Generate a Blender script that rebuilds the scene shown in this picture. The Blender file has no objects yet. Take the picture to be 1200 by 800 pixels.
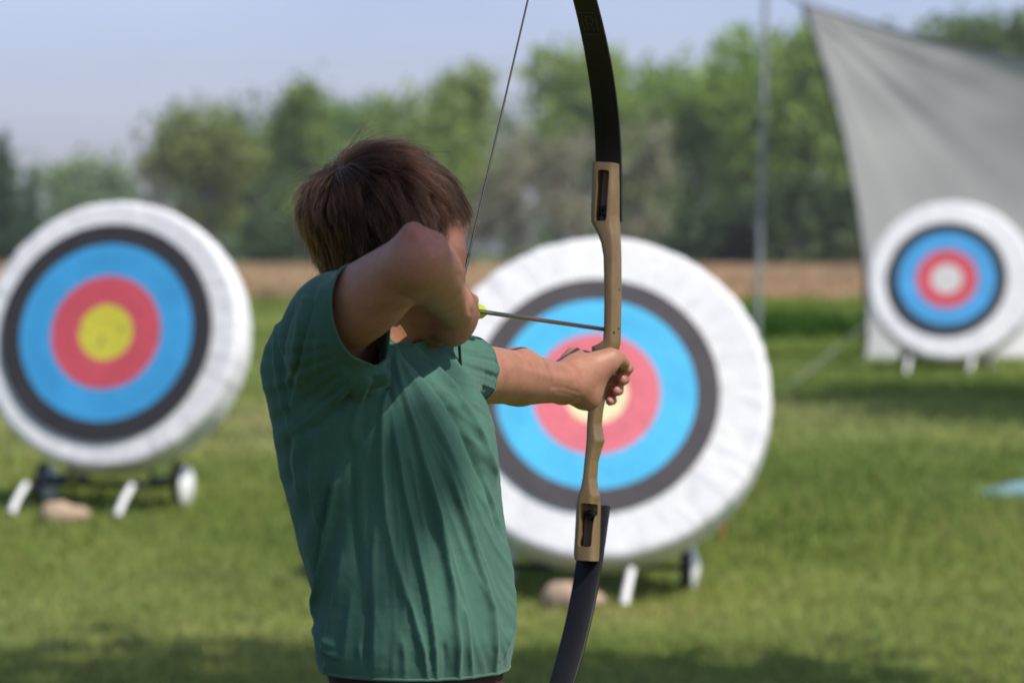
import bpy, bmesh, math, random, time
import numpy as np
from mathutils import Vector, Matrix
T0 = time.time()
rng = np.random.default_rng(7)
random.seed(7)
R = math.radians
scn = bpy.context.scene
C = scn.collection

# ------------------------------------------------------------------ camera
CAM = np.array([0, 0, 1.40]); FPX = 4500.0
PITCH = math.atan(110 / FPX)
FW = np.array([0, math.cos(PITCH), -math.sin(PITCH)])
UP = np.array([0, math.sin(PITCH), math.cos(PITCH)])
RT = np.array([1.0, 0, 0])
def P(px, py, d):
    v = FW + RT * ((px - 600) / FPX) - UP * ((py - 400) / FPX)
    return CAM + v * (d / v[1])
def proj(V):
    q = np.asarray(V) - CAM
    w = q @ FW
    return 600 + FPX * (q @ RT) / w, 400 - FPX * (q @ UP) / w
def nrm(v):
    v = np.asarray(v, float); return v / np.linalg.norm(v)

cd = bpy.data.cameras.new('camera'); cam = bpy.data.objects.new('camera', cd); C.objects.link(cam)
cd.sensor_width = 36; cd.lens = FPX / 1200 * 36; cd.clip_start = .1; cd.clip_end = 3000
cam.location = CAM; cam.rotation_euler = (math.pi / 2 - PITCH, 0, 0)
cd.dof.use_dof = True; cd.dof.focus_distance = 4.72; cd.dof.aperture_fstop = 5.9; cd.dof.aperture_blades = 9
scn.camera = cam

# ------------------------------------------------------------------ object helpers
def link(o, parent=None):
    C.objects.link(o)
    if parent is not None: o.parent = parent
    return o
def tag(o, label=None, cat=None, group=None, kind=None):
    if label: o['label'] = label
    if cat: o['category'] = cat
    if group: o['group'] = group
    if kind: o['kind'] = kind
    return o
def thing(name, label, cat, loc=(0, 0, 0), rotz=0, group=None):
    o = bpy.data.objects.new(name, None); o.empty_display_size = .1
    link(o); o.location = loc; o.rotation_euler = (0, 0, rotz)
    return tag(o, label, cat, group)
def mesh_np(name, V, F, smooth=True):
    """V (n,3), F (m,k) equal-size polygons, or list of such arrays"""
    me = bpy.data.meshes.new(name)
    V = np.asarray(V, np.float32); Fs = F if isinstance(F, list) else [F]
    Fs = [np.asarray(f, np.int32) for f in Fs if len(f)]
    nl = sum(f.size for f in Fs); nf = sum(len(f) for f in Fs)
    me.vertices.add(len(V)); me.vertices.foreach_set('co', V.ravel())
    me.loops.add(nl); me.loops.foreach_set('vertex_index', np.concatenate([f.ravel() for f in Fs]))
    me.polygons.add(nf)
    st = []; off = 0
    for f in Fs:
        st.append(off + np.arange(len(f)) * f.shape[1]); off += f.size
    me.polygons.foreach_set('loop_start', np.concatenate(st).astype(np.int32))
    me.polygons.foreach_set('use_smooth', np.full(nf, smooth))
    me.update(calc_edges=True); me.validate()
    return me
def color_attr(me, name, col):
    a = me.color_attributes.new(name, 'FLOAT_COLOR', 'POINT')
    c = np.ones((len(me.vertices), 4), np.float32); c[:, :3] = col
    a.data.foreach_set('color', c.ravel())
def obj(name, me, mat=None, parent=None):
    o = bpy.data.objects.new(name, me)
    if mat is not None: me.materials.append(mat)
    return link(o, parent)

class MB:
    """collects shapes into one mesh"""
    def __init__(s): s.V = []; s.F = []; s.n = 0
    def add(s, V, F):
        s.V.append(np.asarray(V, float))
        for f in F: s.F.append([i + s.n for i in f])
        s.n += len(V); return s
    def box(s, c, size, M=None, bev=0.0):
        bm = bmesh.new(); bmesh.ops.create_cube(bm, size=1)
        for v in bm.verts: v.co = Vector((v.co.x * size[0], v.co.y * size[1], v.co.z * size[2]))
        if bev: bmesh.ops.bevel(bm, geom=bm.edges[:], offset=bev, segments=2, affect='EDGES', profile=.6)
        V = np.array([v.co[:] for v in bm.verts]); bm.verts.index_update()
        F = [[v.index for v in f.verts] for f in bm.faces]; bm.free()
        if M is not None: V = V @ np.asarray(M).T
        return s.add(V + np.asarray(c), F)
    def tube(s, pts, rad, n=12, cap=True):
        pts = np.asarray(pts, float); m = len(pts)
        rad = np.full(m, rad) if np.isscalar(rad) else np.asarray(rad, float)
        tg = np.gradient(pts, axis=0) if m > 2 else np.repeat((pts[1:] - pts[:1]), m, 0)
        tg /= np.linalg.norm(tg, axis=1)[:, None] + 1e-12
        ref = np.array([0, 0, 1.]) if abs(tg[0][2]) < .9 else np.array([1., 0, 0])
        V = []
        a = nrm(np.cross(tg[0], ref))
        for i in range(m):
            a = nrm(a - tg[i] * (a @ tg[i])); b = np.cross(tg[i], a)
            th = np.arange(n) / n * 2 * np.pi
            V.append(pts[i] + rad[i] * (np.cos(th)[:, None] * a + np.sin(th)[:, None] * b))
        V = np.concatenate(V); F = []
        for i in range(m - 1):
            for j in range(n):
                F.append([i * n + j, i * n + (j + 1) % n, (i + 1) * n + (j + 1) % n, (i + 1) * n + j])
        if cap: F.append(list(range(n))[::-1]); F.append([(m - 1) * n + j for j in range(n)])
        return s.add(V, F)
    def lathe(s, prof, n=48, M=None, c=(0, 0, 0)):
        """profile (r, h) about local z"""
        V = []; F = []; m = len(prof)
        for (r, h) in prof:
            th = np.arange(n) / n * 2 * np.pi
            V.append(np.stack([r * np.cos(th), r * np.sin(th), np.full(n, h)], 1))
        V = np.concatenate(V)
        for i in range(m - 1):
            for j in range(n):
                F.append([i * n + j, i * n + (j + 1) % n, (i + 1) * n + (j + 1) % n, (i + 1) * n + j])
        F.append(list(range(n))[::-1]); F.append([(m - 1) * n + j for j in range(n)])
        if M is not None: V = V @ np.asarray(M).T
        return s.add(V + np.asarray(c), F)
    def build(s, name, mat, parent=None, smooth=True, sharp=True):
        me = bpy.data.meshes.new(name)
        me.from_pydata(np.concatenate(s.V).tolist(), [], s.F)
        bm = bmesh.new(); bm.from_mesh(me); bmesh.ops.recalc_face_normals(bm, faces=bm.faces[:])
        bm.to_mesh(me); bm.free()
        if smooth:
            me.polygons.foreach_set('use_smooth', np.full(len(me.polygons), True))
            if sharp: me.set_sharp_from_angle(angle=R(38))
        return obj(name, me, mat, parent)

# ------------------------------------------------------------------ materials
def new_mat(name):
    m = bpy.data.materials.new(name); m.use_nodes = True
    nt = m.node_tree; b = nt.nodes['Principled BSDF']; return m, nt, b
def N(nt, t, **kw):
    n = nt.nodes.new(t)
    for k, v in kw.items():
        if k in n.inputs: n.inputs[k].default_value = v
        else: setattr(n, k, v)
    return n
def mix(nt, blend, fac, a, b):
    n = nt.nodes.new('ShaderNodeMix'); n.data_type = 'RGBA'; n.blend_type = blend
    for sock, v in ((n.inputs[0], fac), (n.inputs[6], a), (n.inputs[7], b)):
        if hasattr(v, 'is_output'): nt.links.new(v, sock)
        elif isinstance(v, (int, float)): sock.default_value = v
        else: sock.default_value = (*v[:3], 1)
    return n.outputs[2]
def ramp(nt, fac, stops, interp='LINEAR'):
    n = nt.nodes.new('ShaderNodeValToRGB'); n.color_ramp.interpolation = interp
    e = n.color_ramp.elements
    while len(e) > 1: e.remove(e[-1])
    e[0].position = stops[0][0]; e[0].color = (*stops[0][1], 1) if len(stops[0][1]) == 3 else stops[0][1]
    for p, c in stops[1:]:
        x = e.new(p); x.color = (*c, 1)
    if fac is not None: nt.links.new(fac, n.inputs[0])
    return n.outputs[0]
def noise(nt, scale, detail=4, rough=.55, coord='Object', vec=None):
    n = N(nt, 'ShaderNodeTexNoise'); n.inputs['Scale'].default_value = scale
    n.inputs['Detail'].default_value = detail; n.inputs['Roughness'].default_value = rough
    if vec is None:
        tc = N(nt, 'ShaderNodeTexCoord'); vec = tc.outputs[coord]
    nt.links.new(vec, n.inputs['Vector']); return n.outputs['Fac']
def bump(nt, b, h, strength=.3, dist=.01):
    n = N(nt, 'ShaderNodeBump'); n.inputs['Strength'].default_value = strength; n.inputs['Distance'].default_value = dist
    nt.links.new(h, n.inputs['Height']); nt.links.new(n.outputs[0], b.inputs['Normal'])
def simple(name, col, rough=.5, metal=0, var=.25, scale=30, bmp=0.0):
    m, nt, b = new_mat(name)
    f = noise(nt, scale)
    c = mix(nt, 'MULTIPLY', 1.0, col, ramp(nt, f, [(.25, (1 - var,) * 3), (.75, (1 + var * .4,) * 3)]))
    nt.links.new(c, b.inputs['Base Color'])
    b.inputs['Roughness'].default_value = rough; b.inputs['Metallic'].default_value = metal
    if bmp: bump(nt, b, f, bmp, .004)
    return m

MT = {}
MT['black_limb'] = simple('black_limb', (.006, .006, .007), .42, 0, .3, 25)
MT['black_limb'].node_tree.nodes['Principled BSDF'].inputs['Specular IOR Level'].default_value = .3
def riser_mat():
    m, nt, b = new_mat('tan_riser')
    f = noise(nt, 22, 5); g = noise(nt, 260, 2)
    c = ramp(nt, f, [(.3, (.150, .094, .040)), (.7, (.215, .138, .062))])
    c = mix(nt, 'MULTIPLY', .25, c, ramp(nt, g, [(.3, (.6, .6, .6)), (.6, (1, 1, 1))]))
    nt.links.new(c, b.inputs['Base Color']); b.inputs['Roughness'].default_value = .42
    bump(nt, b, g, .06, .001)
    return m
MT['riser'] = riser_mat()
MT['riser_dark'] = simple('dark_bolt', (.012, .010, .009), .35, .6, .3, 60)
MT['string'] = simple('bow_string', (.012, .012, .013), .55, 0, .3, 400)
MT['emblem'] = simple('emblem', (.060, .045, .028), .4, 0, .4, 120)
def shaft_mat():
    m, nt, b = new_mat('arrow_shaft')
    tc = N(nt, 'ShaderNodeTexCoord'); sp = N(nt, 'ShaderNodeSeparateXYZ'); nt.links.new(tc.outputs['Generated'], sp.inputs[0])
    c = ramp(nt, sp.outputs[1], [(0, (.03, .045, .03)), (.35, (.035, .05, .035)), (.47, (.12, .045, .03)), (.6, (.05, .03, .025)), (.75, (.02, .028, .032)), (1, (.02, .028, .03))])
    nt.links.new(c, b.inputs['Base Color']); b.inputs['Roughness'].default_value = .3
    return m
MT['shaft'] = shaft_mat()
MT['vane'] = simple('vane', (.42, .52, .02), .5, 0, .15, 80)
MT['point'] = simple('arrow_point', (.5, .5, .5), .3, 1, .2, 80)

def skin_mat():
    m, nt, b = new_mat('skin')
    at = N(nt, 'ShaderNodeAttribute'); at.attribute_name = 'tint'
    tc = N(nt, 'ShaderNodeTexCoord')
    f = noise(nt, 38, 5, .6); g = noise(nt, 190, 3, .6); h = noise(nt, 900, 2, .5)
    c = mix(nt, 'MULTIPLY', .75, at.outputs['Color'], ramp(nt, f, [(.3, (.80, .68, .63)), (.52, (1, 1, 1)), (.75, (1.10, 1.0, .96))]))
    c = mix(nt, 'MULTIPLY', .5, c, ramp(nt, g, [(.3, (.85, .80, .78)), (.6, (1, 1, 1))]))
    nt.links.new(c, b.inputs['Base Color'])
    b.inputs['Roughness'].default_value = .5
    b.inputs['Specular IOR Level'].default_value = .42
    b.inputs['Subsurface Weight'].default_value = .12
    b.inputs['Subsurface Radius'].default_value = (1, .35, .2); b.inputs['Subsurface Scale'].default_value = .006
    ma = N(nt, 'ShaderNodeMath', operation='ADD'); nt.links.new(g, ma.inputs[0]); nt.links.new(h, ma.inputs[1])
    bump(nt, b, ma.outputs[0], .22, .0014)
    return m
MT['skin'] = skin_mat()
MT['eye'] = simple('eye_white', (.6, .58, .55), .15, 0, .1, 50)

def shirt_mat():
    m, nt, b = new_mat('green_jersey')
    tc = N(nt, 'ShaderNodeTexCoord')
    f = noise(nt, 9, 4); g = noise(nt, 700, 2, .6)
    at = N(nt, 'ShaderNodeAttribute'); at.attribute_name = 'tint'
    c = ramp(nt, f, [(.3, (.052, .130, .094)), (.7, (.067, .156, .114))])
    c = mix(nt, 'MULTIPLY', 1.0, c, at.outputs['Color'])
    c = mix(nt, 'MULTIPLY', .5, c, ramp(nt, g, [(.35, (.75, .75, .75)), (.62, (1.1, 1.1, 1.1))]))
    nt.links.new(c, b.inputs['Base Color']); b.inputs['Roughness'].default_value = .88
    b.inputs['Specular IOR Level'].default_value = .2
    b.inputs['Sheen Weight'].default_value = .22; b.inputs['Sheen Roughness'].default_value = .4
    b.inputs['Sheen Tint'].default_value = (.8, 1, .94, 1)
    bump(nt, b, g, .35, .0008)
    return m
MT['shirt'] = shirt_mat()
MT['shorts'] = simple('maroon_cloth', (.035, .006, .010), .9, 0, .35, 60, .2)
MT['shoe'] = simple('grey_shoe', (.10, .10, .11), .7, 0, .3, 40)
MT['sole'] = simple('pale_sole', (.5, .5, .48), .7, 0, .2, 40)

def hair_mat():
    m, nt, b = new_mat('brown_hair')
    at = N(nt, 'ShaderNodeAttribute'); at.attribute_name = 'tint'
    h = N(nt, 'ShaderNodeBsdfHairPrincipled')
    try: h.parametrization = 'COLOR'
    except Exception: pass
    hi = N(nt, 'ShaderNodeHairInfo')
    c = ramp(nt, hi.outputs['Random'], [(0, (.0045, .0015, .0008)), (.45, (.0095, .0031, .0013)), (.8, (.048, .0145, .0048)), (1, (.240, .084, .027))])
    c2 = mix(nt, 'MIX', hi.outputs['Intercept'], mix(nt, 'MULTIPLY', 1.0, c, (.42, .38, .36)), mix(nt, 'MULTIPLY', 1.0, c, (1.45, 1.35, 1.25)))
    nt.links.new(c2, h.inputs['Color'])
    h.inputs['IOR'].default_value = 1.38; h.inputs['Roughness'].default_value = .40; h.inputs['Radial Roughness'].default_value = .45
    nt.links.new(h.outputs[0], nt.nodes['Material Output'].inputs['Surface'])
    return m
MT['hair'] = hair_mat()

# ------------------------------------------------------------------ implicit surfaces
class Field:
    def __init__(s, lo, hi, h):
        s.lo = np.array(lo, float); s.h = h
        s.n = np.ceil((np.array(hi) - s.lo) / h).astype(int) + 1
        s.D = np.full(s.n, .25, np.float32)
        s.ax = [(s.lo[i] + h * np.arange(s.n[i])).astype(np.float32) for i in range(3)]
    def _win(s, lo, hi, pad):
        a = np.clip(np.floor((np.asarray(lo) - pad - s.lo) / s.h).astype(int), 0, s.n - 1)
        b = np.clip(np.ceil((np.asarray(hi) + pad - s.lo) / s.h).astype(int) + 1, 0, s.n)
        return a, b
    def _grid(s, a, b):
        X = s.ax[0][a[0]:b[0]][:, None, None]; Y = s.ax[1][a[1]:b[1]][None, :, None]; Z = s.ax[2][a[2]:b[2]][None, None, :]
        return X, Y, Z
    def put(s, fn, lo, hi, k, sub=False):
        a, b = s._win(lo, hi, k + 3 * s.h)
        if np.any(b - a < 2): return
        d = fn(*s._grid(a, b)).astype(np.float32)
        sl = tuple(slice(a[i], b[i]) for i in range(3)); cur = s.D[sl]
        if sub:
            hh = np.clip(.5 - .5 * (cur + d) / k, 0, 1)
            s.D[sl] = cur + (-d - cur) * hh + k * hh * (1 - hh)
        else:
            hh = np.clip(.5 + .5 * (d - cur) / k, 0, 1)
            s.D[sl] = d + (cur - d) * hh - k * hh * (1 - hh)
    def chain(s, pts, rad, k=.006, sub=False):
        pts = np.asarray(pts, float); rad = np.full(len(pts), rad) if np.isscalar(rad) else np.asarray(rad, float)
        def fn(X, Y, Z):
            out = None
            for p, q, r0, r1 in zip(pts[:-1], pts[1:], rad[:-1], rad[1:]):
                v = q - p; L = v @ v + 1e-12
                t = np.clip(((X - p[0]) * v[0] + (Y - p[1]) * v[1] + (Z - p[2]) * v[2]) / L, 0, 1)
                d = np.sqrt((X - p[0] - t * v[0]) ** 2 + (Y - p[1] - t * v[1]) ** 2 + (Z - p[2] - t * v[2]) ** 2) - (r0 + (r1 - r0) * t)
                out = d if out is None else np.minimum(out, d)
            return out
        m = rad.max()
        s.put(fn, pts.min(0) - m, pts.max(0) + m, k, sub)
    def ell(s, c, ax, M=None, k=.01, sub=False):
        c = np.asarray(c, float); ax = np.asarray(ax, float)
        M = np.eye(3) if M is None else np.asarray(M, float)      # columns = local axes
        def fn(X, Y, Z):
            x = X - c[0]; y = Y - c[1]; z = Z - c[2]
            L = [x * M[0, i] + y * M[1, i] + z * M[2, i] for i in range(3)]
            k0 = np.sqrt(sum((L[i] / ax[i]) ** 2 for i in range(3))); k1 = np.sqrt(sum((L[i] / ax[i] ** 2) ** 2 for i in range(3)))
            return k0 * (k0 - 1) / (k1 + 1e-9)
        m = ax.max(); s.put(fn, c - m, c + m, k, sub)
    def mesh(s):
        D = s.D; S = D < 0; n = s.n
        cnt = np.zeros(n - 1, np.int8)
        for dx in (0, 1):
            for dy in (0, 1):
                for dz in (0, 1):
                    cnt += S[dx:n[0] - 1 + dx, dy:n[1] - 1 + dy, dz:n[2] - 1 + dz]
        act = (cnt > 0) & (cnt < 8); I = np.argwhere(act)
        vid = np.full(n - 1, -1, np.int32); vid[act] = np.arange(len(I))
        acc = np.zeros((len(I), 3)); w = np.zeros(len(I))
        cor = [(i, j, k) for i in (0, 1) for j in (0, 1) for k in (0, 1)]
        for a in cor:
            for ax in range(3):
                if a[ax]: continue
                b = list(a); b[ax] = 1
                A = I + np.array(a); B = I + np.array(b)
                da = D[A[:, 0], A[:, 1], A[:, 2]]; db = D[B[:, 0], B[:, 1], B[:, 2]]
                m = (da < 0) != (db < 0)
                t = np.where(m, da / np.where(m, da - db, 1), 0)
                p = np.tile(np.array(a, float), (len(I), 1)); p[:, ax] = t
                acc[m] += p[m]; w[m] += 1
        V = s.lo + (I + acc / w[:, None]) * s.h
        F = []
        for ax in range(3):
            o1, o2 = [(1, 2), (2, 0), (0, 1)][ax]
            sl0 = [slice(None)] * 3; sl1 = [slice(None)] * 3
            sl0[ax] = slice(0, -1); sl1[ax] = slice(1, None)
            A = S[tuple(sl0)]; B = S[tuple(sl1)]
            E = np.argwhere(A != B)
            E = E[(E[:, o1] > 0) & (E[:, o2] > 0) & (E[:, o1] < n[o1] - 1) & (E[:, o2] < n[o2] - 1)]
            fl = A[E[:, 0], E[:, 1], E[:, 2]]
            q = []
            for (u, v) in ((-1, -1), (0, -1), (0, 0), (-1, 0)):
                c = E.copy(); c[:, o1] += u; c[:, o2] += v
                q.append(vid[c[:, 0], c[:, 1], c[:, 2]])
            q = np.stack(q, 1); q[~fl] = q[~fl][:, ::-1]
            F.append(q)
        F = np.concatenate(F); F = F[(F >= 0).all(1)]
        return V, F
def relax(V, F, it=2, lam=.5):
    e = np.concatenate([F[:, [0, 1]], F[:, [1, 2]], F[:, [2, 3]], F[:, [3, 0]]])
    a = np.concatenate([e[:, 0], e[:, 1]]); b = np.concatenate([e[:, 1], e[:, 0]])
    deg = np.bincount(a, minlength=len(V))[:, None] + 1e-9
    for _ in range(it):
        S = np.stack([np.bincount(a, weights=V[b, i], minlength=len(V)) for i in range(3)], 1) / deg
        V = V + lam * (S - V)
    return V
def vnormals(V, F):
    n = np.cross(V[F[:, 2]] - V[F[:, 0]], V[F[:, 3]] - V[F[:, 1]])
    out = np.zeros_like(V)
    for i in range(4):
        for c in range(3): out[:, c] += np.bincount(F[:, i], weights=n[:, c], minlength=len(V))
    return out / (np.linalg.norm(out, axis=1)[:, None] + 1e-12)
def ease(x, a, b):
    t = np.clip((x - a) / (b - a), 0, 1); return t * t * (3 - 2 * t)
def vnoise(X, Y, s, seed=0):
    """smooth 2-d value noise"""
    r = np.random.default_rng(seed).random((256, 256))
    x = X / s; y = Y / s; i = np.floor(x).astype(int); j = np.floor(y).astype(int); u = x - i; v = y - j
    u = u * u * (3 - 2 * u); v = v * v * (3 - 2 * v); g = lambda a, b: r[a % 256, b % 256]
    return (g(i, j) * (1 - u) + g(i + 1, j) * u) * (1 - v) + (g(i, j + 1) * (1 - u) + g(i + 1, j + 1) * u) * v

# ------------------------------------------------------------------ light
SUN_EL, SUN_ROT = R(52), R(124)
sdir = Vector((math.cos(SUN_EL) * math.sin(SUN_ROT), math.cos(SUN_EL) * math.cos(SUN_ROT), math.sin(SUN_EL)))
w = bpy.data.worlds.new('World'); scn.world = w; w.use_nodes = True
nt = w.node_tree; bg = nt.nodes['Background']
sky = nt.nodes.new('ShaderNodeTexSky'); sky.sky_type = 'NISHITA'; sky.sun_disc = False
sky.sun_elevation = SUN_EL; sky.sun_rotation = SUN_ROT; sky.air_density = 1.0; sky.dust_density = 1.5; sky.ozone_density = 2.5
tc = N(nt, 'ShaderNodeTexCoord'); mp = N(nt, 'ShaderNodeMapping'); mp.inputs['Scale'].default_value = (3, 3, 14)
nt.links.new(tc.outputs['Generated'], mp.inputs['Vector'])
cn = noise(nt, 1.6, 5, .55, vec=mp.outputs[0])
tint = ramp(nt, cn, [(.3, (.82, .80, 1.06)), (.7, (.98, .94, 1.18))])
sz = N(nt, 'ShaderNodeSeparateXYZ'); nt.links.new(tc.outputs['Generated'], sz.inputs[0])
low = ramp(nt, sz.outputs[2], [(0, (1.46, 1.46, 1.54)), (.045, (1.18, 1.20, 1.30)), (.12, (1.18, 1.19, 1.30)), (.35, (1.12, 1.14, .92))])
nt.links.new(mix(nt, 'MULTIPLY', 1.0, mix(nt, 'MULTIPLY', 1.0, sky.outputs[0], tint), low), bg.inputs['Color'])
bg.inputs['Strength'].default_value = .138
ld = bpy.data.lights.new('sun', 'SUN'); ld.energy = 5.0; ld.angle = R(.55); ld.color = (1, .95, .88)
lo = bpy.data.objects.new('sun', ld); C.objects.link(lo); lo.location = (20, -10, 30)
lo.rotation_euler = sdir.to_track_quat('Z', 'Y').to_euler()
scn.view_settings.view_transform = 'Standard'; scn.view_settings.look = 'None'; scn.view_settings.exposure = 0
scn.render.engine = 'CYCLES'
scn.cycles.use_denoising = True
scn.cycles.max_bounces = 8; scn.cycles.transparent_max_bounces = 12

# ------------------------------------------------------------------ ground
def gz(x, y):
    x = np.asarray(x, float); y = np.asarray(y, float)
    z = np.interp(y, [-50, 11, 12.5, 14.4, 16.7, 20, 29.6, 36, 60, 90, 220, 400, 900], [0, 0, .02, .088, .288, .33, .44, .47, .50, .40, .05, 0, 0])
    # soften the knees
    z2 = np.interp(y + .9, [-50, 11, 12.5, 14.4, 16.7, 20, 29.6, 36, 60, 90, 220, 400, 900], [0, 0, .02, .088, .288, .33, .44, .47, .50, .40, .05, 0, 0])
    z3 = np.interp(y - .9, [-50, 11, 12.5, 14.4, 16.7, 20, 29.6, 36, 60, 90, 220, 400, 900], [0, 0, .02, .088, .288, .33, .44, .47, .50, .40, .05, 0, 0])
    return .5 * z + .25 * (z2 + z3) + .012 * (vnoise(x + 40, y + 40, 1.3, 3) - .5) * ease(y, 8, 10)
def ground_mat():
    m, nt, b = new_mat('lawn_soil')
    f = noise(nt, .35, 5, .6); g = noise(nt, 3.0, 5, .65); h = noise(nt, 60, 3)
    c = ramp(nt, f, [(.3, (.120, .165, .034)), (.55, (.170, .205, .046)), (.75, (.230, .220, .070))])
    c = mix(nt, 'MULTIPLY', .8, c, ramp(nt, g, [(.3, (.6, .62, .55)), (.65, (1.15, 1.1, 1.05))]))
    c = mix(nt, 'MULTIPLY', .6, c, ramp(nt, h, [(.3, (.5, .5, .5)), (.6, (1.1, 1.1, 1.1))]))
    nt.links.new(c, b.inputs['Base Color']); b.inputs['Roughness'].default_value = .95; b.inputs['Specular IOR Level'].default_value = .1
    bump(nt, b, h, .6, .03)
    return m
ys = np.concatenate([np.linspace(-30, 8, 20), np.linspace(8.5, 36, 111), np.linspace(38, 100, 32), np.linspace(110, 900, 30)])
xs = np.concatenate([-np.geomspace(450, 9, 16), np.linspace(-8.5, 8.5, 69), np.geomspace(9, 450, 16)])
X, Y = np.meshgrid(xs, ys, indexing='ij'); Z = gz(X, Y)
nx, ny = X.shape
idx = np.arange(nx * ny).reshape(nx, ny)
F = np.stack([idx[:-1, :-1], idx[1:, :-1], idx[1:, 1:], idx[:-1, 1:]], -1).reshape(-1, 4)
gr = obj('ground', mesh_np('ground', np.stack([X, Y, Z], -1).reshape(-1, 3), F), ground_mat()); tag(gr, kind='structure')

def leafy_mat(name, trans=.35, rough=.7, pos_noise=None):
    m, nt, b = new_mat(name)
    at = N(nt, 'ShaderNodeAttribute'); at.attribute_name = 'tint'
    c = at.outputs['Color']
    oi = N(nt, 'ShaderNodeObjectInfo')
    c = mix(nt, 'MULTIPLY', 1.0, c, oi.outputs['Color'])
    if pos_noise:
        g = N(nt, 'ShaderNodeNewGeometry')
        f = noise(nt, pos_noise, 4, .6, vec=g.outputs['Position'])
        c = mix(nt, 'MULTIPLY', 1.0, c, ramp(nt, f, [(.3, (.62, .72, .6)), (.5, (1, 1, 1)), (.72, (1.3, 1.12, 1.05))]))
    nt.links.new(c, b.inputs['Base Color']); b.inputs['Roughness'].default_value = rough; b.inputs['Specular IOR Level'].default_value = .2
    t = N(nt, 'ShaderNodeBsdfTranslucent'); nt.links.new(mix(nt, 'MULTIPLY', 1.0, c, (1.2, 1.25, .7)), t.inputs['Color'])
    ms = N(nt, 'ShaderNodeMixShader'); ms.inputs[0].default_value = trans
    nt.links.new(b.outputs[0], ms.inputs[1]); nt.links.new(t.outputs[0], ms.inputs[2])
    nt.links.new(ms.outputs[0], nt.nodes['Material Output'].inputs['Surface'])
    return m
MT['grass'] = leafy_mat('grass_blade', .3, .6, .55)
MT['crop'] = leafy_mat('ripe_crop', .2, .8, .12)
MT['leaf'] = leafy_mat('leaf', .3, .6)

def blades(name, x, y, hgt, wid, col, mat, lean=.45, zbase=None):
    n = len(x); z = gz(x, y) if zbase is None else zbase
    a = rng.random(n) * 2 * np.pi; l = rng.random(n) * lean
    b = rng.random(n) * 2 * np.pi
    top = np.stack([x + hgt * l * np.cos(b), y + hgt * l * np.sin(b), z + hgt], 1)
    mid = np.stack([x + .35 * hgt * l * np.cos(b), y + .35 * hgt * l * np.sin(b), z + .55 * hgt], 1)
    o = np.stack([np.cos(a) * wid, np.sin(a) * wid, np.zeros(n)], 1)
    base = np.stack([x, y, z - .01], 1)
    V = np.stack([base - o, base + o, mid + o * .75, top, mid - o * .75], 1).reshape(-1, 3)
    F = (np.arange(n)[:, None] * 5 + np.arange(5)[None]).astype(np.int32)
    me = mesh_np(name, V, F, False)
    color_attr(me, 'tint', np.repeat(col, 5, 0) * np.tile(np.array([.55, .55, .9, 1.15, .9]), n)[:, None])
    o = obj(name, me, mat); o.color = (1, 1, 1, 1); return o
def fan(n, y0, y1, pw, wx, wc):
    y = y0 * (y1 / y0) ** (rng.random(n) ** pw)
    x = (rng.random(n) * 2 - 1) * (wx * y + wc)
    return x, y
n = 230000
x, y = fan(n, 9.0, 62, .95, .165, .8)
pn = vnoise(x + 90, (y + 20) * .9, .8, 5) * .4 + vnoise((x + 90) * .6, (y + 20) * .8, 2.2, 6) * .6
ca = np.array([.200, .285, .070]); cb = np.array([.325, .390, .125]); cc = np.array([.52, .48, .24])
col = ca + (cb - ca) * ease(pn, .25, .55)[:, None]; col = col + (cc - col) * (ease(pn, .5, .85) * .75)[:, None]
col *= (.84 + .32 * rng.random(n))[:, None]
yel = rng.random(n) < .10; col[yel] = np.array([.26, .22, .10]) * (.7 + .5 * rng.random(yel.sum()))[:, None]
sc = np.clip(y / 14, .75, 3.2)
n2 = 60000
y2 = 1.5 * (62 / 1.5) ** rng.random(n2) ** .8; x2 = (rng.random(n2) * 2 - 1) * (.55 * y2 + 3)
kk = np.abs(x2) > .15 * y2 + .6; x2, y2 = x2[kk], y2[kk]; n2 = len(x2)
p2 = vnoise(x2 + 90, (y2 + 20) * .9, .8, 5) * .4 + vnoise((x2 + 90) * .6, (y2 + 20) * .8, 2.2, 6) * .6
c2 = ca + (cb - ca) * ease(p2, .25, .55)[:, None]; c2 = c2 + (cc - c2) * (ease(p2, .5, .85) * .75)[:, None]; c2 *= (.84 + .32 * rng.random(n2))[:, None]
x, y, col = np.concatenate([x, x2]), np.concatenate([y, y2]), np.concatenate([col, c2]); n = len(x)
sc = np.concatenate([sc, np.clip(y2 / 9, .75, 4.5)])
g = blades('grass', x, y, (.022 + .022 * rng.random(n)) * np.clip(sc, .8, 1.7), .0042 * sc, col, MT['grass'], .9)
tag(g, 'short mown green lawn with yellowish patches over the whole range', 'grass', kind='stuff')
# ripe crop beyond the lawn
n = 90000
x, y = fan(n, 60, 205, .9, .17, 6); y = y + 7 * vnoise(x + 200, y * .02, 2.2, 17) * (80 / np.maximum(y, 80)) ** 3
pn = vnoise(x, y, 6, 9)
col = np.array([.50, .350, .228])[None] * (.65 + .6 * rng.random(n))[:, None] * (.8 + .4 * pn)[:, None]
green = rng.random(n) < .06; col[green] = (.12, .16, .04)
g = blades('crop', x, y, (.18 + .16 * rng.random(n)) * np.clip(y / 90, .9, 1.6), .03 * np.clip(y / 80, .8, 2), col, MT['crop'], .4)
tag(g, 'brown ripe crop field between the lawn and the trees', 'crop', kind='stuff')
fx_ = np.linspace(-260, 260, 60); fy_ = np.linspace(63, 212, 60); FX, FY = np.meshgrid(fx_, fy_, indexing='ij')
FY = FY + 5 * (vnoise(FX + 300, FY * 0, 9, 18) - .5) * (FY < 66)
ii = np.arange(3600).reshape(60, 60)
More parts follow.
